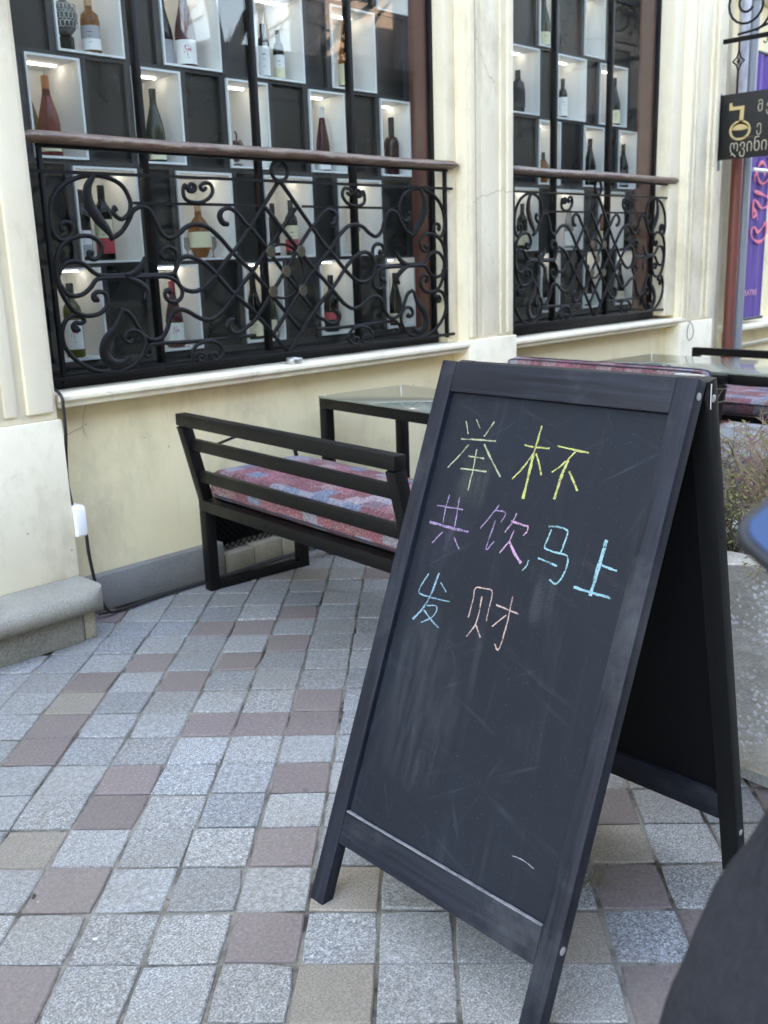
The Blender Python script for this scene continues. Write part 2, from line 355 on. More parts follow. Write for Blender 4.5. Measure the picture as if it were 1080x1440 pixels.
RAILING = {"scroll":[[[-0.834,1.578],[-0.849,1.566],[-0.841,1.549],[-0.813,1.536],[-0.781,1.556],[-0.769,1.592],[-0.778,1.627],[-0.803,1.662],[-0.85,1.685],[-0.914,1.694],[-0.979,1.684],[-1.036,1.662],[-1.079,1.627],[-1.102,1.593],[-1.114,1.553],[-1.116,1.513],[-1.105,1.479],[-1.08,1.459],[-1.049,1.465],[-1.027,1.486],[-1.028,1.51],[-1.045,1.523],[-1.067,1.52],[-1.075,1.505],[-1.063,1.495]],[[-0.955,1.407],[-0.971,1.416],[-0.973,1.398],[-0.957,1.387],[-0.933,1.394],[-0.915,1.422],[-0.923,1.45],[-0.957,1.472],[-1.004,1.473],[-1.053,1.458],[-1.088,1.431],[-1.108,1.391],[-1.117,1.35],[-1.116,1.335],[-1.109,1.29],[-1.091,1.247],[-1.061,1.203],[-1.015,1.181],[-0.958,1.183],[-0.922,1.206],[-0.912,1.235],[-0.924,1.261],[-0.952,1.267],[-0.973,1.253],[-0.968,1.236],[-0.953,1.242]],[[-1.109,1.293],[-1.106,1.335],[-1.071,1.375],[-1.031,1.382],[-0.993,1.37],[-0.964,1.344],[-0.925,1.327],[-0.815,1.325],[-0.62,1.321],[-0.586,1.337],[-0.57,1.37],[-0.574,1.408],[-0.6,1.427],[-0.632,1.424],[-0.648,1.402],[-0.634,1.383],[-0.617,1.392]],[[-1.108,1.3],[-1.084,1.268],[-1.054,1.256],[-1.014,1.261],[-0.979,1.284],[-0.951,1.312],[-0.909,1.317],[-0.816,1.316],[-0.693,1.315],[-0.63,1.312],[-0.59,1.295],[-0.565,1.264],[-0.569,1.229],[-0.599,1.211],[-0.631,1.217],[-0.649,1.24],[-0.637,1.259],[-0.62,1.254]],[[-1.045,1.136],[-1.062,1.128],[-1.07,1.143],[-1.055,1.157],[-1.035,1.154],[-1.019,1.161],[-1.032,1.178],[-1.063,1.184],[-1.097,1.166],[-1.116,1.125],[-1.112,1.075],[-1.082,1.029],[-1.038,0.993],[-0.983,0.967],[-0.917,0.958],[-0.856,0.963],[-0.8,0.989],[-0.763,1.039],[-0.764,1.077],[-0.787,1.105],[-0.822,1.111],[-0.845,1.098],[-0.85,1.076],[-0.827,1.063],[-0.811,1.074]]],"leaf":[[[-0.919,1.693],[-0.951,1.651],[-0.954,1.596],[-0.924,1.541],[-0.888,1.499],[-0.866,1.465]],[[-0.852,1.191],[-0.884,1.131],[-0.935,1.083],[-0.951,1.032],[-0.921,0.992],[-0.875,0.987],[-0.842,1.008]],[[-0.824,1.325],[-0.789,1.33],[-0.751,1.356],[-0.73,1.392]],[[-0.816,1.315],[-0.783,1.302],[-0.75,1.282],[-0.733,1.259],[-0.747,1.23]]],"wave":[[[-0.866,1.462],[-0.814,1.489],[-0.775,1.535],[-0.754,1.567],[-0.718,1.584],[-0.684,1.575],[-0.657,1.536],[-0.635,1.488],[-0.596,1.463],[-0.548,1.48],[-0.508,1.507],[-0.459,1.518],[-0.402,1.507],[-0.337,1.46],[-0.281,1.404],[-0.213,1.347],[-0.164,1.305],[0.092,1.041]],[[0.0,1.7],[-0.226,1.451],[-0.304,1.381],[-0.359,1.326],[-0.414,1.281],[-0.465,1.253],[-0.514,1.25],[-0.56,1.271],[-0.579,1.31],[-0.583,1.319],[-0.569,1.364],[-0.539,1.386],[-0.501,1.389],[-0.445,1.369],[-0.399,1.336],[-0.371,1.311],[-0.296,1.236],[-0.177,1.14],[0.0,0.957]],[[-0.854,1.194],[-0.814,1.178],[-0.784,1.131],[-0.754,1.084],[-0.715,1.065],[-0.674,1.07],[-0.642,1.106],[-0.618,1.159],[-0.578,1.179],[-0.532,1.169],[-0.486,1.143],[-0.428,1.127],[-0.365,1.151],[-0.298,1.212],[-0.241,1.266],[-0.161,1.337],[0.091,1.587]]],"hook":[[[-0.292,1.518],[-0.321,1.526],[-0.334,1.553],[-0.317,1.576],[-0.281,1.584],[-0.242,1.565],[-0.199,1.522],[-0.149,1.483],[0,1.3155]],[[-0.306,1.123],[-0.328,1.113],[-0.335,1.089],[-0.316,1.067],[-0.28,1.064],[-0.236,1.086],[-0.179,1.124],[0,1.3155]]],"ornament":[[[-0.469,1.66],[-0.485,1.65],[-0.495,1.663],[-0.477,1.675],[-0.46,1.664],[-0.468,1.648],[-0.494,1.647],[-0.511,1.67],[-0.522,1.648],[-0.516,1.618],[-0.48,1.604],[-0.432,1.605],[-0.391,1.625],[-0.374,1.652],[-0.386,1.678],[-0.415,1.68],[-0.436,1.665],[-0.423,1.652],[-0.405,1.662]],[[-0.487,0.975],[-0.503,0.983],[-0.514,0.97],[-0.499,0.958],[-0.475,0.968],[-0.481,0.989],[-0.515,0.994],[-0.536,0.976],[-0.541,0.996],[-0.517,1.026],[-0.466,1.039],[-0.417,1.034],[-0.383,1.007],[-0.386,0.974],[-0.414,0.956],[-0.438,0.963],[-0.443,0.984],[-0.419,0.987],[-0.41,0.972]]],"curl":[[[-0.185,1.045],[-0.476,1.043],[-0.703,1.049],[-0.741,1.037],[-0.759,1.017],[-0.749,1.001],[-0.732,1.007]]]}
CHALK = [["pale",1,[[0.1001,1.0919],[0.1142,1.0648]]],["pale",0.8,[[0.1272,1.0979],[0.1436,1.0806]]],["pale",1,[[0.1774,1.098],[0.1603,1.0639]]],["pale",1.3,[[0.0981,1.0522],[0.1441,1.0553],[0.1943,1.0581]]],["pale",1.1,[[0.1239,1.0428],[0.1014,1.0121],[0.0801,0.9866]]],["pale",1.4,[[0.1652,1.0485],[0.1927,1.0207],[0.2291,0.9866]]],["pale",1,[[0.1306,1.0182],[0.1749,1.0184]]],["pale",1.1,[[0.1173,0.9896],[0.1894,0.9925]]],["pale",1,[[0.1486,1.0355],[0.1524,0.9904],[0.152,0.9467]]],["yellow",1.2,[[0.2704,1.0588],[0.2996,1.0571],[0.3337,1.0593]]],["yellow",1.5,[[0.3019,1.1015],[0.2984,1.0423]]],["yellow",2.4,[[0.2984,1.0423],[0.2988,0.9963],[0.2995,0.9514]]],["yellow",1.2,[[0.2997,1.0493],[0.2832,1.0173],[0.2607,0.9863]]],["yellow",1.4,[[0.3043,1.0453],[0.3174,1.0264],[0.3297,1.0043]]],["yellow",1.3,[[0.3504,1.0658],[0.427,1.0616]]],["yellow",1.2,[[0.3963,1.0597],[0.3776,1.0364],[0.3531,1.013]]],["yellow",2.3,[[0.384,1.0417],[0.3768,1.0028],[0.3738,0.9621]]],["yellow",1.7,[[0.3929,1.0206],[0.4226,0.986]]],["purple",0.9,[[0.1043,0.9297],[0.1027,0.9048],[0.1051,0.8678]]],["purple",0.9,[[0.1342,0.9284],[0.1369,0.9006],[0.1413,0.8576]]],["purple",0.9,[[0.0768,0.9021],[0.1517,0.9045]]],["purple",1.9,[[0.0672,0.8642],[0.1236,0.8618],[0.1815,0.862]]],["purple",0.9,[[0.1111,0.8497],[0.0886,0.8209]]],["purple",0.9,[[0.1459,0.8439],[0.1677,0.8224]]],["purple",0.9,[[0.2439,0.93],[0.2276,0.9015],[0.2098,0.8747]]],["purple",0.8,[[0.2378,0.9173],[0.2647,0.9171],[0.2594,0.8962]]],["purple",0.9,[[0.2441,0.8973],[0.238,0.8366],[0.2543,0.8556]]],["pink",0.9,[[0.2928,0.9209],[0.2876,0.9002],[0.275,0.8785]]],["pink",1.6,[[0.2839,0.9028],[0.329,0.8997]]],["pink",0.9,[[0.329,0.8997],[0.3283,0.8891],[0.3216,0.8797]]],["pink",0.9,[[0.2967,0.8857],[0.2909,0.8616],[0.2739,0.8352]]],["pink",2.2,[[0.2925,0.8619],[0.3113,0.8426],[0.3334,0.8266]]],["cyan",0.9,[[0.3493,0.8357],[0.348,0.825],[0.3407,0.8122]]],["cyan",1.3,[[0.3769,0.9082],[0.3986,0.9116],[0.4221,0.9074],[0.4221,0.8864],[0.4192,0.8639]]],["cyan",1.2,[[0.3848,0.9038],[0.3821,0.8855],[0.3795,0.8672],[0.4025,0.8628],[0.435,0.8605],[0.4392,0.8373],[0.4329,0.8142],[0.4227,0.8041],[0.4087,0.8098]]],["cyan",1.2,[[0.37,0.8443],[0.4179,0.8381]]],["cyan",3.0,[[0.5118,0.9067],[0.5088,0.8604],[0.5055,0.7995]]],["cyan",1.5,[[0.514,0.8593],[0.5478,0.855]]],["cyan",1.8,[[0.4661,0.8076],[0.5072,0.8058],[0.549,0.8049]]],["blue",1,[[0.1006,0.7557],[0.085,0.7138],[0.1153,0.7084],[0.1768,0.7115]]],["blue",1.6,[[0.129,0.7627],[0.1208,0.7121],[0.1058,0.6767],[0.0868,0.6524]]],["blue",0.9,[[0.1397,0.7446],[0.1614,0.7286]]],["blue",1,[[0.1165,0.6891],[0.1456,0.6936],[0.1414,0.6707],[0.1125,0.6514]]],["blue",1,[[0.1121,0.6782],[0.1368,0.6647],[0.1641,0.6522]]],["peach",1,[[0.2355,0.6924],[0.2371,0.7294],[0.2354,0.7534],[0.2554,0.7579],[0.2797,0.7568],[0.2821,0.7214],[0.283,0.6962]]],["peach",1,[[0.2577,0.7412],[0.2596,0.6881],[0.2429,0.6544]]],["peach",1,[[0.2593,0.6833],[0.2785,0.6614]]],["peach",1,[[0.2978,0.7334],[0.3563,0.7288]]],["peach",1.1,[[0.3329,0.7585],[0.335,0.7023],[0.3308,0.6514],[0.317,0.6582]]],["peach",1,[[0.3284,0.7197],[0.3009,0.6901]]],["white",0.6,[[0.4761,0.2954],[0.5012,0.2973],[0.5284,0.2927]]]]
# ------------------------------------------------------------------ the wine shop facade
shop = thing('shop_building', 'cream and yellow plastered shop front with two display windows and pilasters', 'building', (0, 0, 0))
def pilaster(x0, x1, y=3.40, ribs=(), base_w=.012, zb=.93, left_open=False):
    mb = MB(); mb.box(x0, x1, y, 3.62, zb, 8)
    for a, b, d in ribs: mb.box(a, b, y-d, y+.01, zb+.012+random.random()*.004, 8-.01)
    p = mb.build('pilaster', m_cream, shop, bevel=.006)
    MB().box(x0-(base_w if not left_open else 0), x1+base_w, y-.020, 3.66, .0, zb).build('pilaster_base', m_cream, p, bevel=.008)
    return p
# nearest pilaster: its plinth stands on the stone step
mb = MB(); mb.box(.6, 1.782, 3.40, 3.62, .815, 8)
for a, b, d in ((1.66, 1.762, .018), (1.575, 1.625, .012), (1.40, 1.54, .02), (1.2, 1.36, .012)): mb.box(a, b, 3.40-d, 3.41, .828+a*.01, 7.99)
p1 = mb.build('pilaster', m_cream, shop, bevel=.007)
MB().box(.6, 1.79, 3.386, 3.66, .205, .815).build('pilaster_base', m_cream, p1, bevel=.006)
pilaster(4.215, 4.62, 3.405, ((4.225, 4.262, .022), (4.285, 4.305, .012), (4.34, 4.45, .006), (4.49, 4.51, .012), (4.55, 4.60, .016)), .010, .915)
pilaster(6.60, 7.06, 3.405, ((6.612, 6.65, .016), (6.67, 6.69, .02), (6.75, 6.86, .008), (6.90, 6.925, .016), (6.97, 7.03, .02)), .014, .85)
# jamb strips between window and pilaster
MB().box(4.132, 4.2165, 3.478, 3.64, .906, 8).build('jamb', m_cream, shop, bevel=.005)
MB().box(6.462, 6.6015, 3.45, 3.64, .906, 8).build('jamb', m_cream, shop, bevel=.005)
MB().box(7.06, 7.16, 3.47, 3.7, .0, 8).build('jamb', m_cream, shop, bevel=.005)
MB().box(7.16, 7.42, 3.535, 3.72, .0, 8).build('jamb', m_cream, shop, bevel=.005)
# wall below and above the windows
def wall(x0, x1, z0, z1, y=3.50, m=None): return MB().box(x0, x1, y, 3.8, z0, z1).build('wall', m or m_yellow, shop)
wall(1.78, 2.50, .0, .86); wall(3.05, 4.24, .0, .86); wall(2.50, 3.05, .36, .86); wall(4.58, 6.62, 0, .86)
wall(1.78, 4.135, 3.0, 8, 3.47, m_wallup); wall(4.62, 6.465, 3.32, 8, 3.47, m_wallup)
MB().box(2.50, 3.05, 3.62, 3.79, .0, .36).build('wall', m_black, shop)
def sill(x0, x1, z):
    mb = MB()
    mb.prism([(3.64, z), (3.64, z+.055), (3.395, z+.052), (3.388, z+.045), (3.388, z+.028), (3.402, z+.022), (3.408, z+.016), (3.408, z+.004), (3.412, z)], x0, x1, 'yz')
    return mb.build('window_sill', m_sill, shop, bevel=.003)
sill(1.7925, 4.30, .852); sill(4.607, 6.66, .832)
# skirting of dressed stone
MB().box(1.70, 2.54, 3.462, 3.52, .0, .155).build('skirting', m_skirt, shop, bevel=.012)
MB().box(3.06, 6.60, 3.466, 3.52, .0, .15).build('skirting', m_skirt, shop, bevel=.012)
mb = MB(); x = 2.546
for k in range(3): mb.box(x, x+.166, 3.470+.004*(k % 2), 3.62, .0, .088+.006*k); x += .170
mb.build('skirting', m_tan, shop, bevel=.006)
# far bay beyond the third pilaster
MB().box(7.42, 7.62, 3.60, 3.95, .0, 8).build('wall', m_cream, shop)
MB().box(7.62, 12.5, 3.57, 3.95, .0, .70).build('wall', m_yellow, shop)
MB().box(7.62, 12.5, 3.70, 3.95, .76, 8).build('wall', m_yellow, shop)
mb = MB(); mb.prism([(3.72, .70), (3.72, .76), (3.45, .752), (3.44, .74), (3.44, .715), (3.47, .70)], 7.62, 12.5, 'yz'); mb.build('window_sill', m_sill, shop, bevel=.004)
mb = MB(); mb.prism([(3.60, .56), (3.60, .60), (3.52, .598), (3.515, .585), (3.54, .56)], 7.64, 12.5, 'yz'); mb.build('wall_moulding', m_sill, shop, bevel=.003)
mb = MB(); mb.prism([(3.72, 3.22), (3.72, 3.36), (3.50, 3.36), (3.50, 3.32), (3.60, 3.28), (3.66, 3.22)], 7.62, 12.5, 'yz'); mb.build('wall_moulding', m_sill, shop, bevel=.004)
MB().box(-9, .6, 3.5, 3.8, 0, 8).build('wall', m_wallup, shop)
MB().box(12.502, 60, 3.55, 9, 0, 8).build('wall', m_wallup, shop)  # unseen stretch, added to keep the sun off the houses opposite
MB().box(-12, 60, 3.55, 9, 8.002, 16.0).build('unseen_upper_storey', m_wallup, shop)  # unseen; height and length shaped to shade the street and houses opposite
MB().box(-9, 12.5, 4.6, 4.7, 0, 8).build('back_wall', m_black, shop)
m_redwall = Mat('terracotta_brick', (.17, .055, .04), .75)
bk = m_redwall.n.new('ShaderNodeTexBrick'); bk.inputs['Scale'].default_value = 9; bk.inputs['Color1'].default_value = (.175, .060, .043, 1); bk.inputs['Color2'].default_value = (.15, .050, .038, 1); bk.inputs['Mortar'].default_value = (.115, .042, .034, 1); bk.inputs['Mortar Size'].default_value = .012
mp = m_redwall.n.new('ShaderNodeMapping'); mp.inputs['Rotation'].default_value = (R(90), 0, R(90)); m_redwall.l(m_redwall.co(), mp.inputs[0]); m_redwall.l(mp.outputs[0], bk.inputs['Vector']); m_redwall.col(bk.outputs[0]); m_redwall = m_redwall.m
def shop_window(x0, x1, z0, z1, muls, label=None):
    y = 3.572
    fr = MB(); fr.box(x0, x0+.022, y-.045, y+.03, z0, z1); fr.box(x1-.014, x1, y-.02, y+.012, z0, z1)
    fr.box(x0+.022, x1-.014, y-.04, y+.03, z0, z0+.055); fr.box(x0+.022, x1-.014, y-.018, y+.010, z1-.05, z1)
    f = fr.build('window', m_black, shop, bevel=.003)
    xs = [x0+.022]+muls+[x1-.014]
    for m in muls: MB().box(m-.0105, m+.0105, y-.012, y+.028, z0+.055, z1-.05).build('mullion', m_black, f, bevel=.002)
    for a, b in zip(xs[:-1], xs[1:]):
        ia = .0115 if a in muls else .001; ib = .0115 if b in muls else .001
        MB().box(a+ia, b-ib, y+.002, y+.008, z0+.056, z1-.051).build('pane', m_pane, f)
    return f
shop_window(1.7825, 4.132, .907, 3.0, [2.372, 2.962, 3.552])
shop_window(4.6225, 6.462, .888, 3.32, [5.262, 5.882])
# red inner cheek walls behind the glass
MB().box(4.108, 4.134, 3.586, 3.95, .907, 3.0).build('inner_wall', m_redwall, shop)
MB().box(6.425, 6.466, 3.586, 3.95, .89, 3.32).build('inner_wall', m_redwall, shop)
MB().box(1.76, 1.79, 3.604, 3.95, .907, 3.0).build('inner_wall', m_black, shop)
MB().box(4.59, 4.625, 3.604, 3.95, .89, 3.32).build('inner_wall', m_black, shop)
MB().box(1.79, 4.098, 3.604, 3.99, .85, .962).build('inner_floor', m_black, shop)
MB().box(4.625, 6.415, 3.604, 3.99, .83, .955).build('inner_floor', m_black, shop)
# ------------------------------------------------------------------ lit display cabinets with niches
M = Mat('black_panel', (.012, .0125, .0135), .3, spec=.5); M.rough(M.ramp(M.noise(3, 3), [(.3, .22), (.7, .42)])); m_panel = M.m
m_panel2 = Mat('charcoal_rail', (.028, .029, .031), .4).m
m_niche = Mat('white_niche', (.74, .74, .73), .5).m
m_led = bpy.data.materials.new('led_light'); m_led.use_nodes = True
_b = m_led.node_tree.nodes['Principled BSDF']; _b.inputs['Emission Color'].default_value = (.90, .95, 1, 1); _b.inputs['Emission Strength'].default_value = .95; _b.inputs['Base Color'].default_value = (.9, .9, .9, 1)
YF, YB = 3.69, 3.945
ROWS = {'A': (2.563, 2.913), 'N': (2.172, 2.524), 'M': (1.780, 2.134), 'R': (1.385, 1.738), 'S': (1.002, 1.350)}
NICHES1 = [('N', 2.112, 2.385), ('N', 2.590, 2.870), ('N', 3.085, 3.355), ('N', 3.555, 3.838), ('M', 1.968, 2.178), ('M', 2.428, 2.645), ('M', 2.905, 3.122), ('M', 3.393, 3.608), ('M', 3.880, 4.085),
           ('R', 2.120, 2.392), ('R', 2.605, 2.882), ('R', 3.090, 3.367), ('R', 3.562, 3.848), ('S', 1.985, 2.180), ('S', 2.440, 2.662), ('S', 2.935, 3.150), ('S', 3.412, 3.628), ('S', 3.890, 4.090),
           ('A', 2.430, 2.648), ('A', 2.910, 3.125), ('A', 3.395, 3.610), ('A', 1.97, 2.18), ('A', 3.88, 4.085)]
NICHES2 = [('A', 5.265, 5.440), ('A', 5.755, 5.970), ('N', 4.960, 5.250), ('N', 5.460, 5.760), ('N', 5.945, 6.262), ('M', 5.270, 5.482), ('M', 5.770, 5.985), ('M', 6.195, 6.405), ('M', 4.76, 4.97),
           ('R', 4.955, 5.245), ('R', 5.450, 5.752), ('R', 5.962, 6.262), ('S', 5.300, 5.492), ('S', 5.790, 5.990), ('S', 6.200, 6.400), ('S', 4.77, 4.98)]
def cabinet(niches, x0, x1, z0, z1, label):
    cab = thing('display_cabinet', label, 'display cabinet', ((x0+x1)/2, YF, z0)); L = Vector((-(x0+x1)/2, -YF, -z0))
    def bd(mb, name, mat, par, **k):
        o = mb.build(name, mat, par, **k); o.location = L if par is cab else (0, 0, 0); return o
    pan, cell, rl = MB(), MB(), MB()
    rows = sorted(set(n[0] for n in niches), key=lambda r: ROWS[r][0]); last = z0
    for r in rows:
        a, b = ROWS[r]; rl.box(x0, x1, YF, YF+.05, last, a-.012)
        ns = sorted((n[1], n[2]) for n in niches if n[0] == r); xx = x0
        for n0, n1 in ns+[(x1+.012, None)]:
            s0, s1 = xx, n0-.012
            if s1-s0 > .03:
                e = .028
                rl.box(s0, min(s0+e, s1), YF-.001, YF+.05, a-.012, b+.012)
                if s1-s0 > 2*e+.01:
                    rl.box(s1-e, s1, YF-.001, YF+.05, a-.012, b+.012); cell.box(s0+e, s1-e, YF+.016, YF+.05, a-.012, b+.012)
            if n1 is None: break
            xx = n1+.012
        last = b+.012
    rl.box(x0, x1, YF, YF+.05, last, z1)
    bd(rl, 'frame', m_panel2, cab); bd(cell, 'panel', m_panel, cab)
    for r, n0, n1 in niches:
        a, b = ROWS[r]; t = .009; mb = MB()
        f0 = YF-.010
        mb.box(n0-t, n0, f0, YB, a-t, b+t); mb.box(n1, n1+t, f0, YB, a-t, b+t); mb.box(n0, n1, f0, YB, a-t, a); mb.box(n0, n1, f0, YB, b, b+t)
        mb.box(n0-t, n1+t, YB, YB+.006, a-t, b+t)
        n = bd(mb, 'niche', m_niche, cab)
        lm = MB(); k = 0; xs = n0+.018
        while xs < n1-.02: lm.box(xs, xs+.008, YB-.135, YB-.123, b-.0065, b-.0005); xs += .0165
        bd(lm, 'led_strip', m_led, n)
    return cab
cabinet(NICHES1, 1.795, 4.096, .962, 3.0, 'black wine display wall with white lit niches behind the nearer, wider shop window')
cabinet(NICHES2, 4.627, 6.413, .956, 3.3, 'black wine display wall with white lit niches behind the farther, narrower shop window')
# ------------------------------------------------------------------ bottles
def glassmat(name, col, trans=0, rough=.10): return Mat(name, tuple(c*.6 for c in col), rough, spec=.3, **({'Transmission_Weight': trans, 'IOR': 1.3} if trans else {})).m
G = {'dark': glassmat('dark_bottle_glass', (.008, .009, .008)), 'green': glassmat('green_bottle_glass', (.035, .05, .03)), 'olive': glassmat('olive_bottle_glass', (.12, .12, .02)), 'red': glassmat('dark_red_wine', (.045, .010, .012)),
     'rose': glassmat('rose_wine', (.55, .14, .11), .75), 'amber': glassmat('amber_spirit', (.62, .22, .05), .75), 'gold': glassmat('gold_wine', (.62, .40, .13), .7), 'clear': glassmat('clear_glass', (.80, .82, .80), .85), 'plum': glassmat('plum_wine', (.16, .05, .06), .4)}
PAP = {k: Mat(k+'_label', v, .7).m for k, v in {'white': (.78, .77, .74), 'cream': (.72, .66, .45), 'grey': (.36, .36, .37), 'gold': (.55, .42, .17), 'red': (.50, .05, .06), 'black': (.02, .02, .02), 'orange': (.62, .24, .08)}.items()}
FOIL = {k: Mat(k+'_capsule', v, .38).m for k, v in {'black': (.015, .015, .016), 'orange': (.50, .17, .05), 'white': (.74, .73, .70), 'green': (.025, .05, .035), 'red': (.35, .03, .04), 'cork': (.50, .32, .17), 'copper': (.45, .19, .10)}.items()}
m_pink = Mat('pink_print', (.60, .10, .17), .7).m; m_ink = Mat('ink_print', (.03, .03, .03), .7).m
PROF = {'bordeaux': [(0, .004), (.030, 0), (.0375, .004), (.0375, .188), (.034, .208), (.020, .230), (.0148, .240), (.0140, .300)],
        'burgundy': [(0, .004), (.034, 0), (.0415, .004), (.0415, .125), (.037, .158), (.024, .205), (.0165, .235), (.0145, .262), (.0140, .300)],
        'flute': [(0, .004), (.030, 0), (.0365, .004), (.0365, .13), (.030, .18), (.020, .235), (.0145, .27), (.0135, .32)],
        'oil': [(0, .003), (.024, 0), (.0285, .004), (.0285, .150), (.024, .168), (.013, .185), (.0115, .235)],
        'spirit': [(0, .004), (.034, 0), (.040, .006), (.041, .135), (.036, .162), (.018, .178), (.0150, .184), (.0150, .225)],
        'tall': [(0, .004), (.034, 0), (.039, .005), (.040, .165), (.030, .188), (.0155, .196), (.0145, .215), (.0145, .285)],
        'flagon': [(0, .002), (.022, 0), (.030, .012), (.043, .045), (.048, .085), (.043, .120), (.026, .146), (.014, .160), (.012, .205)]}
def prof_r(pr, z):
    for (r0, z0), (r1, z1) in zip(pr[1:-1], pr[2:]):
        if min(z0, z1) <= z <= max(z0, z1) and z1 != z0: return r0+(r1-r0)*(z-z0)/(z1-z0)
    return pr[2][0]
def sector(rad, z0, z1, a0, a1, n=14, t=.0006, taper=0):
    mb = MB(); vs = []; fs = []
    for i in range(n+1):
        a = a0+(a1-a0)*i/n
        for z in (z0, z1):
            for q in (0, t): vs.append(((rad+q-.0)*math.cos(a), (rad+q)*math.sin(a), z))
    for i in range(n):
        o = i*4; p = o+4
        fs += [(o+1, p+1, p+3, o+3), (o, o+2, p+2, p), (o+2, o+3, p+3, p+2), (o, p, p+1, o+1)]
    fs += [(0, 1, 3, 2), (n*4, n*4+2, n*4+3, n*4+1)]
    return mb.add(vs, fs)
FACE = R(-128)       # labels look out towards the street
def bottle(x, y, z, kind, glass, label, paper=None, cap=None, s=1.0, lab=(.03, .13), tree=False, capl=.055, band=None, name='wine_bottle', cat='bottle', group=None, rot=0):
    pr = PROF[kind]; H = pr[-1][1]; t = thing(name, label, cat, (x, y, z+.0004), rot, group); t.scale = (s, s, s)
    MB().lathe(pr, seg=22).build('glass_body', G[glass], t, ang=50)
    if cap:
        rn = pr[-1][0]; MB().lathe([(rn+.0007, H-capl), (rn+.0012, H-capl+.002), (rn+.0012, H+.002), (rn*.9, H+.004)], seg=16).build('capsule', FOIL[cap], t)
    if paper:
        rad = max(prof_r(pr, lab[0]+(lab[1]-lab[0])*q/6) for q in range(7))
        lb = sector(rad+.0008, lab[0], lab[1], FACE-1.25, FACE+1.25).build('label', PAP[paper], t)
        ro = rad+.0018; zc = (lab[0]+lab[1])/2; hh = lab[1]-lab[0]
        if tree:
            mb = MB(); rr = random.Random(5)
            for k in range(26):
                aa = rr.uniform(0, 6.28); q = rr.random()**.6; a = FACE+.1+q*math.cos(aa)*.42; zz = zc+hh*.10+q*math.sin(aa)*hh*.17; mb.add(*quad(ro, a, zz, .06+.06*rr.random(), hh*.035))
            mb.build('tree_print', m_pink, lb)
            mb = MB(); mb.add(*quad(ro, FACE+.14, zc-hh*.12, .035, hh*.14)); mb.add(*quad(ro, FACE+.17, zc-hh*.25, .30, hh*.012)); mb.build('trunk_print', m_ink, lb)
        elif band != 'plain':
            mb = MB(); mb.add(*quad(ro, FACE, zc+hh*.22, .5, hh*.03)); mb.add(*quad(ro, FACE, zc+hh*.05, .32, hh*.02)); mb.add(*quad(ro, FACE, zc-hh*.2, .42, hh*.015)); mb.build('print', m_ink, lb)
        if band and band != 'plain':
            sector(rad+.0012, lab[0]-.002, lab[0]+hh*.45, FACE-1.26, FACE+1.26).build('lower_band', PAP[band], lb)
    return t
def quad(rad, a, z, da, dz):
    vs = []; n = 4
    for i in range(n+1):
        q = a-da/2+da*i/n
        for zz in (z-dz/2, z+dz/2):
            for rr in (rad-.0006, rad): vs.append((rr*math.cos(q), rr*math.sin(q), zz))
    fs = []
    for i in range(n):
        o = i*4; p = o+4; fs += [(o+1, p+1, p+3, o+3), (o, o+2, p+2, p), (o+2, o+3, p+3, p+2), (o, p, p+1, o+1)]
    fs += [(0, 1, 3, 2), (n*4, n*4+2, n*4+3, n*4+1)]
    return vs, fs
ZN, ZM, ZR, ZS, ZA = ROWS['N'][0], ROWS['M'][0], ROWS['R'][0], ROWS['S'][0], ROWS['A'][0]
YM = 3.79
GB = 'bottles in the lit niches'
# top visible row, nearer window
t = thing('ornate_flask', 'silver filigree round flask on a dark foot, nearer window, top left niche', 'flask', (2.183, 3.755, ZN+.0004))
MB().lathe([(0, 0), (.030, 0), (.030, .055), (.024, .060), (.0, .060)]).build('foot', G['dark'], t)
mb = MB(); mb.lathe([(.018, .060), (.040, .085), (.050, .115), (.046, .150), (.028, .178), (.014, .188), (.014, .212), (0, .213)]); mb.build('flask_body', Mat('dull_pewter', (.12, .12, .115), .4, metal=.6).m, t, ang=60)
mb = MB()
for k in range(9):
    a = FACE+(k-4)*.32
    for zz in (.098, .128, .158):
        rr = .051 if zz < .15 else .046
        c = Vector((rr*math.cos(a), rr*math.sin(a), zz)); e1 = Vector((-math.sin(a), math.cos(a), 0)); e2 = Vector((0, 0, 1))
        mb.tube([c+e1*.0095*math.cos(q*.785)+e2*.013*math.sin(q*.785) for q in range(9)], .0018, 5, cap=False)
mb.build('filigree', Mat('bright_pewter', (.42, .41, .38), .35, metal=.8).m, t)
bottle(2.288, 3.745, ZN, 'spirit', 'amber', 'squat amber spirit bottle with cork stopper and dark label, nearer window, top left niche', 'grey', 'cork', .92, (.02, .115), name='spirit_bottle', capl=.03, group=GB, band='white')
bottle(2.742, 3.745, ZN, 'burgundy', 'plum', 'plum bottle, white label with red tree print, top row, nearer window', 'white', 'white', 1.08, (.012, .10), tree=True, capl=.045, group=GB)
bottle(2.668, 3.80, ZN, 'burgundy', 'dark', 'dark bottle with grey label standing behind the large red tree bottle', 'grey', 'black', 1.0, (.015, .11), group=GB)
bottle(3.172, 3.745, ZN, 'oil', 'dark', 'left of two slim dark oil bottles with long white labels, top row', 'white', 'black', .98, (.012, .14), name='oil_bottle', capl=.04, group=GB)
bottle(3.262, 3.745, ZN, 'oil', 'dark', 'right of two slim dark oil bottles, yellow print on its label, top row', 'white', 'black', .92, (.012, .12), name='oil_bottle', capl=.04, band='cream', group=GB)
bottle(3.694, 3.745, ZN, 'flute', 'amber', 'tall amber brandy bottle with copper foil neck and cream label', 'cream', 'copper', .98, (.02, .12), capl=.10, name='brandy_bottle', group=GB)
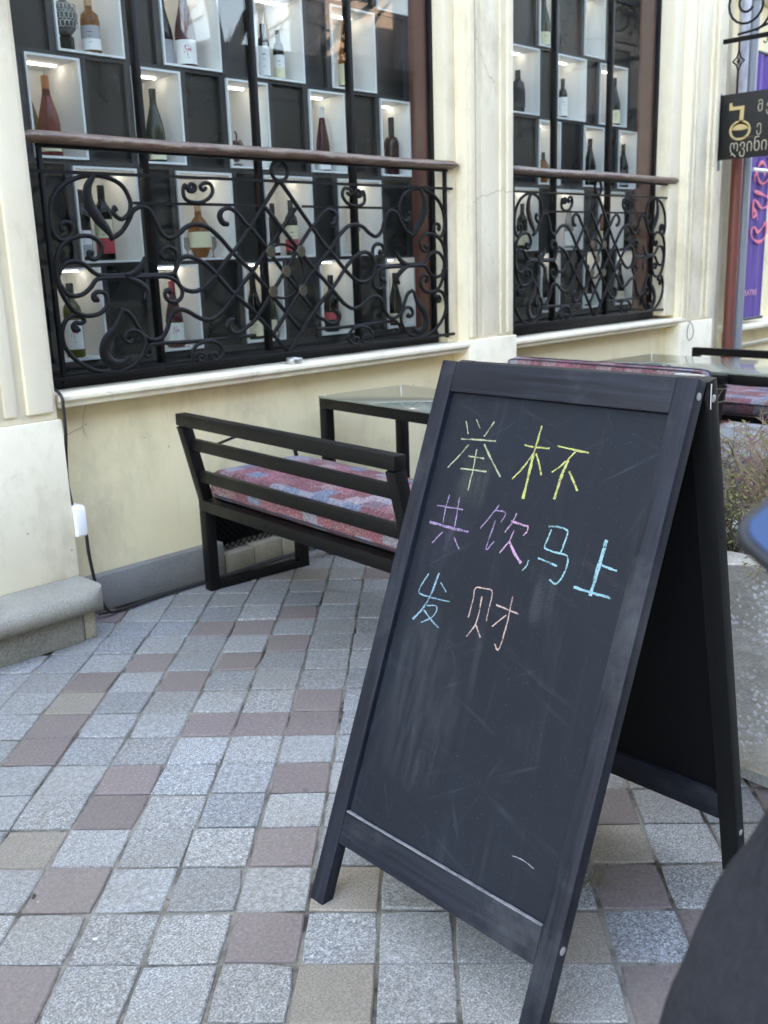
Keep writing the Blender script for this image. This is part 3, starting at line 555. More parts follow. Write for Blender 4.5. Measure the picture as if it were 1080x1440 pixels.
# second row
bottle(2.067, 3.745, ZM, 'burgundy', 'rose', 'pale rosé bottle with orange foil neck and cream label behind the near handrail', 'cream', 'orange', .98, (.02, .085), capl=.07, group=GB)
bottle(2.025, 3.82, ZM, 'burgundy', 'gold', 'golden bottle with orange foil half hidden behind the orange foil rosé', None, 'orange', .95, capl=.07, group=GB)
bottle(2.551, 3.745, ZM, 'burgundy', 'green', 'green shouldered bottle with cream label, second row, beside the first mullion', 'cream', 'black', .97, (.012, .075), capl=.03, group=GB)
bottle(2.475, 3.77, ZM, 'burgundy', 'dark', 'dark bottle hidden behind the first mullion, left of the green bottle', 'white', 'black', .95, (.012, .085), group=GB)
bottle(3.518, 3.745, ZM, 'flute', 'plum', 'red bottle with white foil neck and white label, second row above the handrail', 'white', 'white', .93, (.01, .075), capl=.075, group=GB)
bottle(4.012, 3.745, ZM, 'tall', 'red', 'dark red square shouldered bottle with long black cap, nearer window, beside the brick red wall', None, 'black', 1.0, capl=.09, group=GB)
t = thing('grape_figurine', 'small brown bunch of grapes figurine in an otherwise empty niche', 'figurine', (2.985, 3.75, ZM+.0004))
rr = random.Random(4); mb = MB()
for k in range(26):
    zz = rr.random(); q = .030*(1-abs(zz-.62)*1.3); a = rr.uniform(0, 6.3); mb.lathe([(0, -.011), (.008, -.008), (.011, 0), (.008, .008), (0, .011)], (q*math.cos(a), q*math.sin(a), .03+zz*.085), 8)
mb.build('grapes', Mat('brown_clay', (.16, .085, .06), .6).m, t, ang=80)
mb = MB(); mb.lathe([(0, 0), (.025, 0), (.022, .012), (0, .02)]); mb.tube([(0, 0, .11), (.004, 0, .14), (-.006, 0, .155)], .004); mb.build('stem', Mat('brown_clay_dark', (.10, .06, .045), .6).m, t)
# third row, behind the ironwork
bottle(2.262, 3.745, ZR, 'bordeaux', 'dark', 'dark bottle with cream and red label behind the first large iron scroll', 'cream', 'black', .98, (.03, .165), band='red', group=GB)
bottle(2.172, 3.76, ZR, 'bordeaux', 'dark', 'dark bottle with pale grey label left of the cream and red label', 'white', 'black', .92, (.02, .13), band='grey', group=GB)
t = bottle(2.742, 3.75, ZR, 'flagon', 'amber', 'round amber brandy flagon with clear decanter front, third row', 'cream', 'cork', 1.12, (.04, .10), name='brandy_flagon', capl=.03, band='plain', group=GB)
for k, (dx, dy, lb) in enumerate(((-.052, .03, 'small clear glass standing left of the round brandy flagon'), (.058, -.01, 'small clear glass standing right of the round brandy flagon'))):
    g = thing('brandy_glass', lb, 'glass', (2.742+dx, 3.75+dy-.005, ZR+.0004)); MB().lathe([(0, 0), (.018, 0), (.003, .006), (.003, .03), (.016, .045), (.020, .065), (.016, .09)], seg=14).build('bowl', G['clear'], g, ang=70)
bottle(3.284, 3.745, ZR, 'bordeaux', 'dark', 'dark bottle with cream and red label behind the lattice near the top rosettes', 'cream', 'black', .85, (.03, .165), band='red', group=GB)
bottle(3.19, 3.77, ZR, 'bordeaux', 'dark', 'plain dark bottle with small white label behind the left side of the lattice', 'white', 'black', .80, (.02, .07), group=GB)
bottle(3.720, 3.745, ZR, 'flute', 'clear', 'slim pale bottle with tall cream label, third row, last niche', 'cream', 'black', .80, (.02, .14), capl=.05, group=GB)
# bottom row
bottle(2.077, 3.745, ZS, 'bordeaux', 'olive', 'olive green bottle with dark green cap and white flower label, bottom row', 'white', 'green', .98, (.035, .155), tree=True, capl=.07, group=GB)
bottle(2.568, 3.745, ZS, 'burgundy', 'plum', 'plum bottle, white label with red tree print, bottom row', 'white', 'red', .95, (.03, .115), tree=True, capl=.06, group=GB)
bottle(3.043, 3.77, ZS, 'burgundy', 'dark', 'left of two dark bottles with cream labels behind the lattice, bottom row', 'cream', 'black', .98, (.015, .09), group=GB)
bottle(3.104, 3.74, ZS, 'burgundy', 'green', 'right of two dark bottles with cream labels behind the lattice, bottom row', 'cream', 'black', .98, (.015, .09), group=GB)
bottle(3.527, 3.745, ZS, 'tall', 'dark', 'dark bottle with white neck label and red seal, bottom row', 'red', 'black', .98, (.035, .10), capl=.05, band='black', group=GB)
bottle(4.012, 3.75, ZS, 'burgundy', 'dark', 'dark bottle in the last bottom niche of the nearer window, beside the red wall', 'cream', 'black', .92, (.015, .07), group=GB)
# farther window
bottle(5.385, 3.745, ZA, 'burgundy', 'green', 'dark green bottle with cream label at the top of the farther window', 'cream', 'black', 1.0, (.012, .085), group=GB)
bottle(5.125, 3.745, ZN, 'spirit', 'dark', 'square dark spirit flask partly hidden by the middle pilaster', 'black', 'black', 1.05, (.03, .12), name='spirit_bottle', group=GB)
bottle(5.600, 3.745, ZN, 'oil', 'dark', 'slim oil bottle with long white label, farther window', 'white', 'black', 1.0, (.02, .13), name='oil_bottle', capl=.05, group=GB)
bottle(6.212, 3.745, ZN, 'burgundy', 'dark', 'tall dark bottle with cream label behind the last mullion, farther window', 'cream', 'black', 1.0, (.015, .10), capl=.05, group=GB)
bottle(5.400, 3.75, ZM, 'flagon', 'amber', 'small round bottle at the left of the row above the far handrail', 'black', 'black', .9, (.04, .10), group=GB)
bottle(5.925, 3.745, ZM, 'burgundy', 'dark', 'dark bottle with white label in the row above the far handrail', 'white', 'black', .98, (.06, .10), group=GB)
bottle(6.355, 3.75, ZM, 'burgundy', 'dark', 'dark bottle in the niche beside the sunlit red wall, farther window', 'grey', 'black', .95, (.02, .08), group=GB)
bottle(5.690, 3.745, ZR, 'flute', 'clear', 'pale bottle with white foil just under the far handrail', 'white', 'white', .9, (.02, .12), group=GB)
bottle(6.130, 3.75, ZR, 'bordeaux', 'rose', 'orange tinted bottle behind the far railing lattice', 'cream', 'copper', .92, (.03, .12), group=GB)
bottle(5.18, 3.75, ZR, 'bordeaux', 'dark', 'dark bottle behind the left scrolls of the far railing', 'cream', 'black', .9, (.03, .12), group=GB)
bottle(5.43, 3.75, ZS, 'burgundy', 'dark', 'dark bottle in the bottom row left of the far lattice', 'grey', 'black', .9, (.015, .09), group=GB)
bottle(5.93, 3.75, ZS, 'burgundy', 'dark', 'dark bottle in the bottom row behind the far lattice', 'white', 'black', .9, (.015, .09), group=GB)
bottle(6.35, 3.75, ZS, 'burgundy', 'dark', 'dark bottle in the bottom row at the right end of the farther window', 'cream', 'black', .9, (.015, .09), group=GB)
# ------------------------------------------------------------------ wrought iron railings
def railing(xc, su, label, y=3.475):
    t = thing('window_railing', label, 'railing', (xc, y, 0))
    U = 1.127*su
    def P(p, m=1, dy=0): return (m*p[0]*su, dy, p[1])
    # handrail: flattened round wooden bar
    a, b = -1.215*su if su == 1 else -.95, 1.215*su if su == 1 else 1.0
    n = 44; pts = []; rad = []
    for i in range(n+1):
        q = i/n; x = a+(b-a)*q
        pts.append((x, -.018+.0015*math.sin(x*9), 1.814+.002*math.sin(x*5+1))); e = min(q, 1-q)*(b-a)
        k = 1 if e > .012 else math.sqrt(max(.05, e/.012)); rad.append((.022*k*(1+.03*noise.noise(Vector((x*14, 0, 3)))), .034*k*(1+.03*noise.noise(Vector((x*11, 7, 3))))))
    MB().tube(pts, rad, 14, flat=(0, 0, 1)).build('handrail', m_rail, t, ang=60)
    bar = lambda mb, p, q, w=.011, h=.011: mb.bar(p, q, w, h)
    for m in (-1, 1):
        MB().box(m*U-.008, m*U+.008, -.010, .010, .935, 1.795).build('post', m_iron, t, bevel=.002)
    MB().box(-U-.012, U+.012, -.014, .002, 1.782, 1.797).build('handrail_plate', m_iron, t)
    mb = MB(); mb.bar((-U-.05*su, -.009, 1.700), (U+.05*su, -.009, 1.700), .009, .012); mb.build('top_bar', m_iron, t)
    mb = MB(); mb.bar((-U-.05*su, -.011, .951), (U+.05*su, -.011, .951), .012, .015); mb.build('bottom_bar', m_iron, t, bevel=.002)
    for m in (-1, 1):
        MB().bar((m*.762*su, .004, 1.597), (m*.131*su, .004, 1.597), .008, .011).build('short_bar', m_iron, t)
        for k, s in enumerate(RAILING['scroll']):
            pts = crm([P(p, m, -.004-.003*(k % 2)) for p in s], 4); L = len(pts)
            rad = [(.0085, .0092*(1.5 if i < 3 or i > L-4 else 1)) for i in range(L)]
            MB().tube(pts, rad, 7, flat=(0, 1, 0)).build('scroll', m_iron, t, ang=70)
        for k, s in enumerate(RAILING['leaf']):
            pts = crm([P(p, m, -.012) for p in s], 5); L = len(pts)
            wmax = .024 if k < 2 else .015
            rad = [(.005, .007+(wmax-.007)*math.sin(math.pi*min(1, (i+.6)/(L-1)*.96))) for i in range(L)]
            MB().tube(pts, rad, 7, flat=(0, 1, 0)).build('leaf', m_iron, t, ang=70)
        for k, s in enumerate(RAILING['wave']):
            dy = (.006 if m == 1 else -.006)
            pts = crm([P(p, m, dy) for p in s], 4)
            MB().tube(pts, (.0078, .0075), 7, flat=(0, 1, 0)).build('wave_bar', m_iron, t, ang=70) if False else MB().tube(pts, [(.0080, .0102)]*len(pts), 7, flat=(0, 1, 0)).build('wave_bar', m_iron, t, ang=70)
        for k, s in enumerate(RAILING['hook']):
            pts = crm([P(p, m, (.006 if m == 1 else -.006)*(1 if k == 0 else -1)*1.0) for p in s], 4); L = len(pts)
            rad = [(.0078, .0098+(.006*math.sin(math.pi*min(1, i/12)) if i < 12 else 0)) for i in range(L)]
            MB().tube(pts, rad, 7, flat=(0, 1, 0)).build('hook_bar', m_iron, t, ang=70)
        for s in RAILING['ornament']:
            pts = crm([P(p, m, -.010) for p in s], 4); MB().tube(pts, [(.008, .0082)]*len(pts), 7, flat=(0, 1, 0)).build('ornament', m_iron, t, ang=70)
        for s in RAILING['curl']:
            pts = crm([P(p, m, .003) for p in s], 4); MB().tube(pts, [(.0065, .0085)]*len(pts), 7, flat=(0, 1, 0)).build('curl_bar', m_iron, t, ang=70)
    ring = [(.047*su*math.cos(a*.2618)*1.02, -.006, 1.744+.043*math.sin(a*.2618)) for a in range(25)]
    MB().tube(ring, .0085, 8, cap=False).build('top_ring', m_iron, t, ang=70)
    ring = [(.122*su*math.cos(a*.1309), .010, 1.315+.118*math.sin(a*.1309)) for a in range(49)]
    MB().tube(ring, .0065, 7, cap=False).build('centre_ring', m_iron, t, ang=70)
    for ux, z in ((-.084, 1.403), (.094, 1.400), (0, 1.3155), (-.084, 1.229), (.094, 1.227)):
        mb = MB(); pr = [(0, -.012), (.024, -.012), (.026, -.009), (.025, -.004), (.017, -.0025), (.014, -.006), (.009, -.0095), (0, -.0105)]
        mb.lathe([(r, -zz) for r, zz in reversed(pr)], seg=18)
        vv = [Vector((v.x*(su**.5), -v.z-.008, v.y)) for v in mb.v]; mb.v = [Vector((ux*su, 0, z))+v for v in vv]
        mb.build('rosette', m_brass, t, ang=40)
    return t
railing(2.991, 1.0, 'black wrought iron scroll railing with brown wooden handrail on the nearer, wider window')
railing(5.590, .781, 'narrower black wrought iron scroll railing with peeling handrail on the farther window')
# ------------------------------------------------------------------ chalkboard
BX, BY, BA, BT, BW, BL = 1.2205, 1.4494, -1.6377, .3758, .6237, 1.2177
WS, WT, B1, B2, TH, BT2, L2 = .0425, .0671, .1409, .2105, .0297, .2108, 1.1448
board = thing('chalkboard_sign', 'black wooden folding A-frame chalkboard with coloured chalk writing, standing on the paving', 'chalkboard', (BX, BY, 0), BA)
def leaf(sgn, org, z0, z1, b1, b2):
    mv, mh, ms = (m_frame_v, m_frame_h, m_slate) if sgn > 0 else (m_frame_dark, m_frame_dark, m_slate_dark)  # rear leaf gets darker copies, without the sky reflection in their colour
    rx = -BT if sgn > 0 else BT2
    def put(mb, name, mat, par=board, bevel=.002):
        o = mb.build(name, mat, par, bevel=bevel)
        if par is board: o.location = org; o.rotation_euler = (rx, 0, 0)
        return o
    for x in (0, BW-WS): put(MB().box(x, x+WS, 0, TH, z0, z1), 'stile', mv)
    put(MB().box(WS+.0004, BW-WS-.0004, .0006, TH-.0006, z1-WT, z1-.0008), 'top_rail', mh)
    put(MB().box(WS+.0004, BW-WS-.0004, .0012, TH-.0006, z0+b1, z0+b2), 'bottom_rail', m_frame_h)  # lighter front paint on the rear rail stands for its lit ledge
    pn = put(MB().box(WS+.0005, BW-WS-.0005, .0135, .019, z0+b2+.0006, z1-WT-.0006), 'panel', ms, bevel=0)
    return pn, put
panel, put = leaf(1, (0, 0, 0), 0, BL, B1, B2)
rnd = random.Random(11)
names = 'chalk_mark'
groups = [range(0, 9), range(9, 18), range(18, 24), range(24, 32), range(32, 33), range(33, 36), range(36, 39), range(39, 44), range(44, 50), range(50, 51)]
for gi, gr in enumerate(groups):
    by = {}
    for k in gr:
        if k < len(CHALK): by.setdefault(CHALK[k][0], []).append(CHALK[k])
    for colr, strokes in by.items():
        mb = MB()
        for c_, wd, pts in strokes:
            P3 = crm([(p[0], 0, p[1]) for p in pts], 6) if len(pts) > 2 else [Vector((pts[0][0]+(pts[1][0]-pts[0][0])*i/8, 0, pts[0][1]+(pts[1][1]-pts[0][1])*i/8)) for i in range(9)]
            vs, fs = [], []
            for i, p in enumerate(P3):
                d = (P3[min(i+1, len(P3)-1)]-P3[max(i-1, 0)]); d.y = 0
                if d.length < 1e-7: d = Vector((1, 0, 0))
                d.normalize(); nn = Vector((-d.z, 0, d.x)); hw = (wd*.00105+.0003)*(1.05+.15*math.sin(i*.9+wd*7)+.22*rnd.uniform(-1, 1))
                q = p+nn*rnd.gauss(0, .0003)
                vs += [(q.x+nn.x*hw, 0.0132, q.z+nn.z*hw), (q.x-nn.x*hw, 0.0132, q.z-nn.z*hw)]
            fs = [(2*i, 2*i+1, 2*i+3, 2*i+2) for i in range(len(P3)-1)]
            mb.add(vs, fs)
        o = mb.build('chalk_mark', m_chalk[colr], panel, smooth=False)
def smudge(colr, u0, u1, v0, v1):
    n, m = 10, 8; me = bpy.data.meshes.new('chalk_smudge'); vs = []; fs = []; ed = []
    for i in range(n+1):
        for j in range(m+1):
            a, b = j/m, i/n; vs.append((u0+(u1-u0)*a, 0.01335, v0+(v1-v0)*b)); ed.append(math.sin(math.pi*a)**.8*math.sin(math.pi*b**.8)**.9)
    for i in range(n):
        for j in range(m): k = i*(m+1)+j; fs.append((k, k+1, k+m+2, k+m+1))
    me.from_pydata(vs, [], fs); ca = me.color_attributes.new('edge', 'FLOAT_COLOR', 'POINT')
    for k, e in enumerate(ed): ca.data[k].color = (e, e, e, 1)
    me.materials.append(m_smear[colr]); o = bpy.data.objects.new('chalk_smudge', me); C.objects.link(o); o.parent = panel
def ctr(gr):
    P = [q for k in gr for q in CHALK[k][2]]; return min(q[0] for q in P), max(q[0] for q in P), min(q[1] for q in P), max(q[1] for q in P)
a = ctr(groups[0]); smudge('pale', a[0]+.03, a[1]-.02, a[2]-.045, a[2]+.09)
a = ctr(groups[2]); smudge('purple', a[0]-.01, a[1]+.01, a[2]-.07, a[3]-.02)
a = ctr(groups[7]); smudge('blue', a[0]-.005, a[1], a[2]-.12, a[3]-.03)
a = ctr(groups[5]); smudge('white', a[0]-.02, a[1], a[2]-.09, a[2]+.04)
smudge('white', .06, .30, .30, .70)
# settled chalk dust along the lower rail
mb = MB(); xx = WS+.002
while xx < BW-WS-.004:
    s = .01+.02*rnd.random(); h = .0008+.0016*rnd.random()*(1.6-xx/BW); e = min(xx+s, BW-WS-.002)
    mb.box(xx, e, .0016+.001*rnd.random(), .0125, B2, B2+h); xx = e
put(mb, 'chalk_dust', chalk('chalk_dust', (.30, .30, .31)), bevel=0)
TOPF = (0, BL*math.sin(BT)+TH*math.cos(BT)+.0054, BL*math.cos(BT)-TH*math.sin(BT))
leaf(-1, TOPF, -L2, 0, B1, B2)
for x in (.0, BW-.0005):      # small steel hinges at the two top corners
    mb = MB(); y0, z0 = TOPF[1]-.003, TOPF[2]
    mb.prism([(y0-.006, z0-.030), (y0+.004, z0-.052), (y0+.012, z0-.052), (y0+.012, z0-.018), (y0+.003, z0-.010)], x-.0015, x+.0006, 'yz')
    mb.build('hinge', m_frame_dark, board, bevel=.0008)
MB().tube([(BW+.0012, TOPF[1]+.010, TOPF[2]-.050), (BW+.0012, TOPF[1]+.009, TOPF[2]-.004)], .0013, 6).build('hinge_edge', m_screw, board)
MB().bar((BW*.90, TOPF[1]-.004, TOPF[2]+.0115), (BW*.995, TOPF[1]-.004, TOPF[2]+.0115), .010, .002).build('hinge_plate', m_screw, board)
def screw(p, nrm, r=.0072):
    mb = MB().lathe([(0, 0), (r, 0), (r, .0006), (r*.7, .0016), (0, .0018)], seg=14); q = Vector((0, 0, 1)).rotation_difference(Vector(nrm)); mb.v = [Vector(p)+q @ v for v in mb.v]
    mb.build('screw', m_screw, board)
def fpt(x, y, v): return (x, y*math.cos(BT)+v*math.sin(BT), v*math.cos(BT)-y*math.sin(BT))
def rpt(x, y, v): return (x, TOPF[1]+y*math.cos(BT2)-v*math.sin(BT2), TOPF[2]+y*math.sin(BT2)+v*math.cos(BT2))
screw(fpt(BW, TH*.5, BL-.030), (1, 0, 0)); screw(rpt(BW, TH*.45, -.035), (1, 0, 0)); screw(fpt(BW, TH*.5, B1+.045), (1, 0, 0), .008); screw(rpt(BW, TH*.5, -L2+.115), (1, 0, 0), .007)
# ------------------------------------------------------------------ benches, tables, cushions
M = Mat('kilim_fabric', (.4, .2, .2), .92, spec=.1)
def blocks(M, rot=None):
    co = M.co()
    bk = M.n.new('ShaderNodeTexBrick'); bk.inputs['Scale'].default_value = 1; bk.inputs['Brick Width'].default_value = .092; bk.inputs['Row Height'].default_value = .070; bk.inputs['Mortar Size'].default_value = 0; bk.offset = .37
    for k, c in (('Color1', (0, 0, 0)), ('Color2', (1, 1, 1)), ('Mortar', (.5, .5, .5))): bk.inputs[k].default_value = (*c, 1)
    sx = M.n.new('ShaderNodeSeparateXYZ'); M.l(co, sx.inputs[0]); cb = M.n.new('ShaderNodeCombineXYZ')
    M.l(sx.outputs[1], cb.inputs[0]); M.l(M.math('ADD', sx.outputs[0], M.math('MULTIPLY', sx.outputs[2], 1.0)), cb.inputs[1]); M.l(cb.outputs[0], bk.inputs['Vector'])
    v = bk.outputs['Color']
    base = M.ramp(v, [(0, (.22, .085, .085)), (.22, (.33, .21, .20)), (.40, (.24, .10, .105)), (.56, (.23, .26, .32)), (.70, (.27, .13, .13)), (.84, (.35, .32, .33))], 'CONSTANT')
    mo = M.voro(78, cb.outputs[0], rnd=0); d1 = M.ramp(mo, [(.28, 0.0), (.34, 1.0), (.44, 1.0), (.50, 0.0)])
    pat = M.noise(95, 4, .7, co); pt = M.ramp(pat, [(.45, 0.0), (.52, 1.0)])
    dark = M.ramp(v, [(0, (.10, .035, .05)), (.4, (.26, .07, .10)), (.56, (.06, .07, .11)), (.72, (.16, .05, .07)), (.86, (.12, .11, .15))], 'CONSTANT')
    gate = M.ramp(v, [(0, 0.15), (.3, .85), (.45, .2), (.56, .9), (.75, .35), (.86, .85)], 'CONSTANT')
    c = M.mix(M.math('MULTIPLY', M.math('MULTIPLY', d1, gate), .75), base, dark)
    c = M.mix(M.math('MULTIPLY', pt, .6), c, dark); c = M.mix(M.math('MULTIPLY', M.ramp(M.noise(150, 3, co=co), [(.55, 0.0), (.62, 1.0)]), .35), c, (.6, .56, .55))
    M.col(c); M.bump(M.noise(700, 3), .3, .002); M.bump(M.noise(9, 3), .2, .01)
blocks(M); m_kilim = M.m
m_piping = Mat('dark_piping', (.035, .03, .045), .8).m
W5 = .048
def bench(name, label, loc, rz, L=1.32, D=.52, top=.772, mirror=1, arm=False, seat=.40):
    """local x: from back towards the front of the seat, local y: away from the wall (negative)"""
    t = thing(name, label, 'bench', loc, rz, 'black steel benches'); h = W5/2; s = mirror
    for yy in (0, -L):
        for xx in (0, D-W5): MB().box(min(s*xx, s*(xx+W5)), max(s*xx, s*(xx+W5)), yy-h, yy+h, .0, seat-W5-.001).build('leg', m_black, t, bevel=.003)
        MB().box(min(s*(W5+.001), s*(D-W5-.001)), max(s*(W5+.001), s*(D-W5-.001)), yy-h*.98, yy+h*.98, .002, .036).build('foot_bar', m_black, t, bevel=.003)
        lean = .075*(top-seat)/.372
        MB().bar((s*h, yy, seat-.001), (s*(h-lean), yy, top-W5-.0005), W5, W5*.98, (0, 1, 0)).build('back_post', m_black, t, bevel=.003)
    mb = MB(); z0, z1 = seat-W5, seat
    for xa in (0, D-W5): mb.box(min(s*xa, s*(xa+W5)), max(s*xa, s*(xa+W5)), -L-h, h, z0, z1)
    for yy in (h-W5, -L-h): mb.box(min(s*(W5+.0005), s*(D-W5-.0005)), max(s*(W5+.0005), s*(D-W5-.0005)), yy+.0005, yy+W5-.0005, z0+.001, z1-.001)
    mb.build('seat_frame', m_black, t, bevel=.003)
    mb = MB()
    for k in range(5): xa = .075+k*.08; mb.box(min(s*xa, s*(xa+.045)), max(s*xa, s*(xa+.045)), -L+h+.002, -h-.002, z1-.014, z1-.003)
    mb.build('seat_slats', m_black, t)
    for q, wd in ((1.0, W5), (.655, .047), (.285, .047)):
        z = seat+(top-seat)*q-(W5/2 if q == 1 else 0); x = s*(h-lean*q)
        MB().bar((x, h if q == 1 else -h-.0005, z), (x, -L-h if q == 1 else -L+h+.0005, z), W5 if q == 1 else .028, wd).build('back_rail', m_black, t, bevel=.003)
    if arm:
        pts = crm([(s*.03, -.03, seat+.22), (s*.22, -.03, seat+.255), (s*.36, -.03, seat+.24), (s*.46, -.03, seat+.17), (s*.485, -.03, seat+.02)], 6)
        MB().tube(pts, [(.004, .016)]*len(pts), 8, flat=(1, 0, 0)).build('armrest', m_black, t, ang=60)
    return t
def cushion(name, label, loc, rz, w, l, h, rot=None, group='kilim cushions', cat='cushion'):
    t = thing(name, label, cat, loc, rz, group)
    if rot: t.rotation_euler = rot
    # pillow-like slab: subdivided box with rounded rim and gentle sag
    nx, ny, nz = 14, 34, 6; bm = bmesh.new(); bmesh.ops.create_cube(bm, size=1)
    bm.free(); vs = {}; V = []; F = []
    def pt(a, b, c):
        k = (a, b, c)
        if k in vs: return vs[k]
        x, y, z = a/nx*2-1, b/ny*2-1, c/nz*2-1; rad = .30
        ex = w/2; ey = l/2; ez = h/2; rr = min(ez*.85, .04)
        X, Y, Z = x*ex, y*ey, z*ez
        cx, cy, cz = (max(-ex+rr, min(ex-rr, X)), max(-ey+rr, min(ey-rr, Y)), max(-ez+rr, min(ez-rr, Z))); d = Vector((X-cx, Y-cy, Z-cz))
        if d.length > 1e-9: d = d.normalized()*min(rr, d.length*1.0)
        puff = (1-x**4)*(1-y**4); wob = .006*noise.noise(Vector((X*9, Y*9, Z*4+loc[0]*3)))
        p = Vector((cx, cy, cz))+d; p.z += (.010*puff*(1 if z > 0 else -.3)*abs(z))+wob*(1 if z > -.5 else 0); p.x += .005*noise.noise(Vector((Y*6, Z*20, 1.7))); p.z += h/2
        vs[k] = len(V); V.append(p); return vs[k]
    def face(q): F.append(tuple(pt(*k) for k in q))
    for b in range(ny):
        for c in range(nz):
            for a in (0, nx): face([(a, b, c), (a, b+1, c), (a, b+1, c+1), (a, b, c+1)])
    for a in range(nx):
        for c in range(nz):
            for b in (0, ny): face([(a, b, c), (a+1, b, c), (a+1, b, c+1), (a, b, c+1)])
        for b in range(ny):
            for c in (0, nz): face([(a, b, c), (a+1, b, c), (a+1, b+1, c), (a, b+1, c)])
    MB().add(V, F).build('cover', m_kilim, t, ang=80)
    for zz in (.20, .80):
        mb = MB(); pts = []
        for q in range(80):
            a = 2*math.pi*q/80; ca, sa = math.cos(a), math.sin(a); e = .10
            pts.append((math.copysign(abs(ca)**e, ca)*(w/2-.0015), math.copysign(abs(sa)**e, sa)*(l/2-.0015), h*zz+.004*noise.noise(Vector((ca*3, sa*5, zz*9)))))
        pts.append(pts[0]); mb.tube(pts, .0045, 6, cap=False); mb.build('piping', m_piping, t, ang=70)
    return t
YB1 = R(-6.2)
bench('bench', 'black steel bench with three back rails and kilim cushion, left of the chalkboard', (2.352, 3.345, 0), YB1, arm=True)
ca, sa = math.cos(YB1), math.sin(YB1)
def rel(o, x, y, z): return (o[0]+x*ca-y*sa, o[1]+x*sa+y*ca, z)
cushion('seat_cushion', 'long red and blue kilim cushion lying on the bench by the left wall', rel((2.352, 3.345), .275, -.69, .4012), YB1, .49, 1.37, .122)
def table(label, loc, rz, w, l, h=.755):
    t = thing('glass_table', label, 'table', loc, rz, 'black tables with glass tops'); k = W5
    for x in (0, w-k):
        for y in (-k, -l): MB().box(x, x+k, y, y+k, 0, h-.056).build('leg', m_black, t, bevel=.003)
    mb = MB(); mb.box(0, k, -l, 0, h-.055, h-.009); mb.box(w-k, w, -l, 0, h-.055, h-.009); mb.box(k+.0005, w-k-.0005, -k, 0, h-.0545, h-.0095); mb.box(k+.0005, w-k-.0005, -l, -l+k, h-.0545, h-.0095)
    mb.build('apron', m_black, t, bevel=.003)
    MB().box(-.002, w+.002, -l-.002, .002, h-.0085, h).build('table_top', m_tabletop, t, bevel=.0015)
    MB().box(k+.001, w-k-.001, -l+.01, -l+.035, .10, .13).build('stretcher', m_black, t)
    for x in (.02, w-.02):
        for y in (-.02, -l+.02): MB().lathe([(0, h), (.006, h), (.006, h+.004), (0, h+.005)], (x, y, 0), 10).build('bolt', m_screw, t)
    return t
table('black framed table with glass top beside the yellow wall, nearer of the two', (3.045, 3.345, 0), R(-7), .50, 1.25)
# second group, behind the chalkboard
o2 = (4.70, 3.33)
bench('bench', 'black steel bench mostly hidden behind the chalkboard, carrying the red back cushion', (o2[0], o2[1], 0), YB1, L=1.18, mirror=-1, top=.755)
cushion('back_cushion', 'red kilim cushion leaning upright against the bench back behind the chalkboard', rel(o2, -.080, -.60, .622), 0, .36, 1.26, .085, rot=(0, R(-98), YB1))
table('black framed table with glass top, farther one, reflecting the purple banner', (4.80, 3.02, 0), R(-7), .58, 1.45, .757)
bench('bench', 'black steel bench on the far side of the farther glass table', (6.26, 3.12, 0), YB1, L=1.55, mirror=-1, top=.712, seat=.39)
cushion('seat_cushion', 'red kilim cushion on the bench beyond the farther glass table', rel((6.26, 3.12), -.33, -.78, .3912), YB1, .60, 1.5, .10)
cushion('seat_cushion', 'red kilim cushion on the bench seat hidden behind the chalkboard', rel(o2, -.33, -.66, .4012), YB1, .40, 1.28, .03)
# ------------------------------------------------------------------ stone step, plinth objects, cables
st = thing('stone_step', 'worn grey stone step with rounded nose under the left pilaster', 'step', (1.2, 3.3, 0))
mb = MB(); prof = []
for k in range(9):
    a = -math.pi/2+math.pi*k/8; prof.append((3.205-.045*math.cos(a), .162+.0445*math.sin(a)))
poly = prof+[(3.66, .2065), (3.66, .1175)]
mb = MB(); xs = [-2.0, 0, .9, 1.45, 1.66, 1.72, 1.755, 1.775, 1.785]
vs = []; fs = []; n = len(poly)
for x in xs:
    k = max(0, (x-1.66)/.125); cut = .075*(1-math.sqrt(max(0, 1-k*k)))
    vs += [(x-1.2, max(y, 3.158+cut)-3.3 if i < 9 else y-3.3, z) for i, (y, z) in enumerate(poly)]
for i in range(len(xs)-1):
    for k in range(n): fs.append((i*n+k, i*n+(k+1) % n, (i+1)*n+(k+1) % n, (i+1)*n+k))
fs += [tuple(range(n)), tuple(range((len(xs)-1)*n, len(xs)*n))]
mb.add(vs, fs).build('tread', m_step, st, ang=50)
MB().box(-3.2, .50, -.075, .36, 0, .117).build('riser', m_step, st, bevel=.008)
MB().box(.5005, .555, -.068, .16, 0, .116).build('end_block', m_tan, st, bevel=.01)
vg = thing('vent_grille', 'black diamond mesh vent in the wall behind the left bench', 'vent', (2.775, 3.49, 0))
mb = MB(); x0, x1, z0, z1 = -.27, .27, .10, .352
for k in range(-9, 22):
    for s in (-1, 1):
        a0 = x0+k*.032; pts = []
        for (xx, zz) in ((a0, z0 if s > 0 else z1), (a0+.252, z1 if s > 0 else z0)): pts.append([xx, zz])
        (xa, za), (xb, zb) = pts
        sl = (zb-za)/(xb-xa)
        if xa < x0: za += (x0-xa)*sl; xa = x0
        if xb > x1: zb += (x1-xb)*sl; xb = x1
        if xb-xa > .01: mb.bar((xa, .03+.004*s, za), (xb, .03+.004*s, zb), .003, .004)
mb.build('mesh', m_black, vg); MB().box(-.274, -.262, .01, .05, .096, .357).box(.262, .274, .01, .05, .096, .357).box(-.262, .262, .01, .05, .345, .357).build('frame', m_black, vg)
jb = thing('junction_box', 'small white plastic cable box on the corner of the left pilaster', 'junction box', (1.805, 3.40, .42))
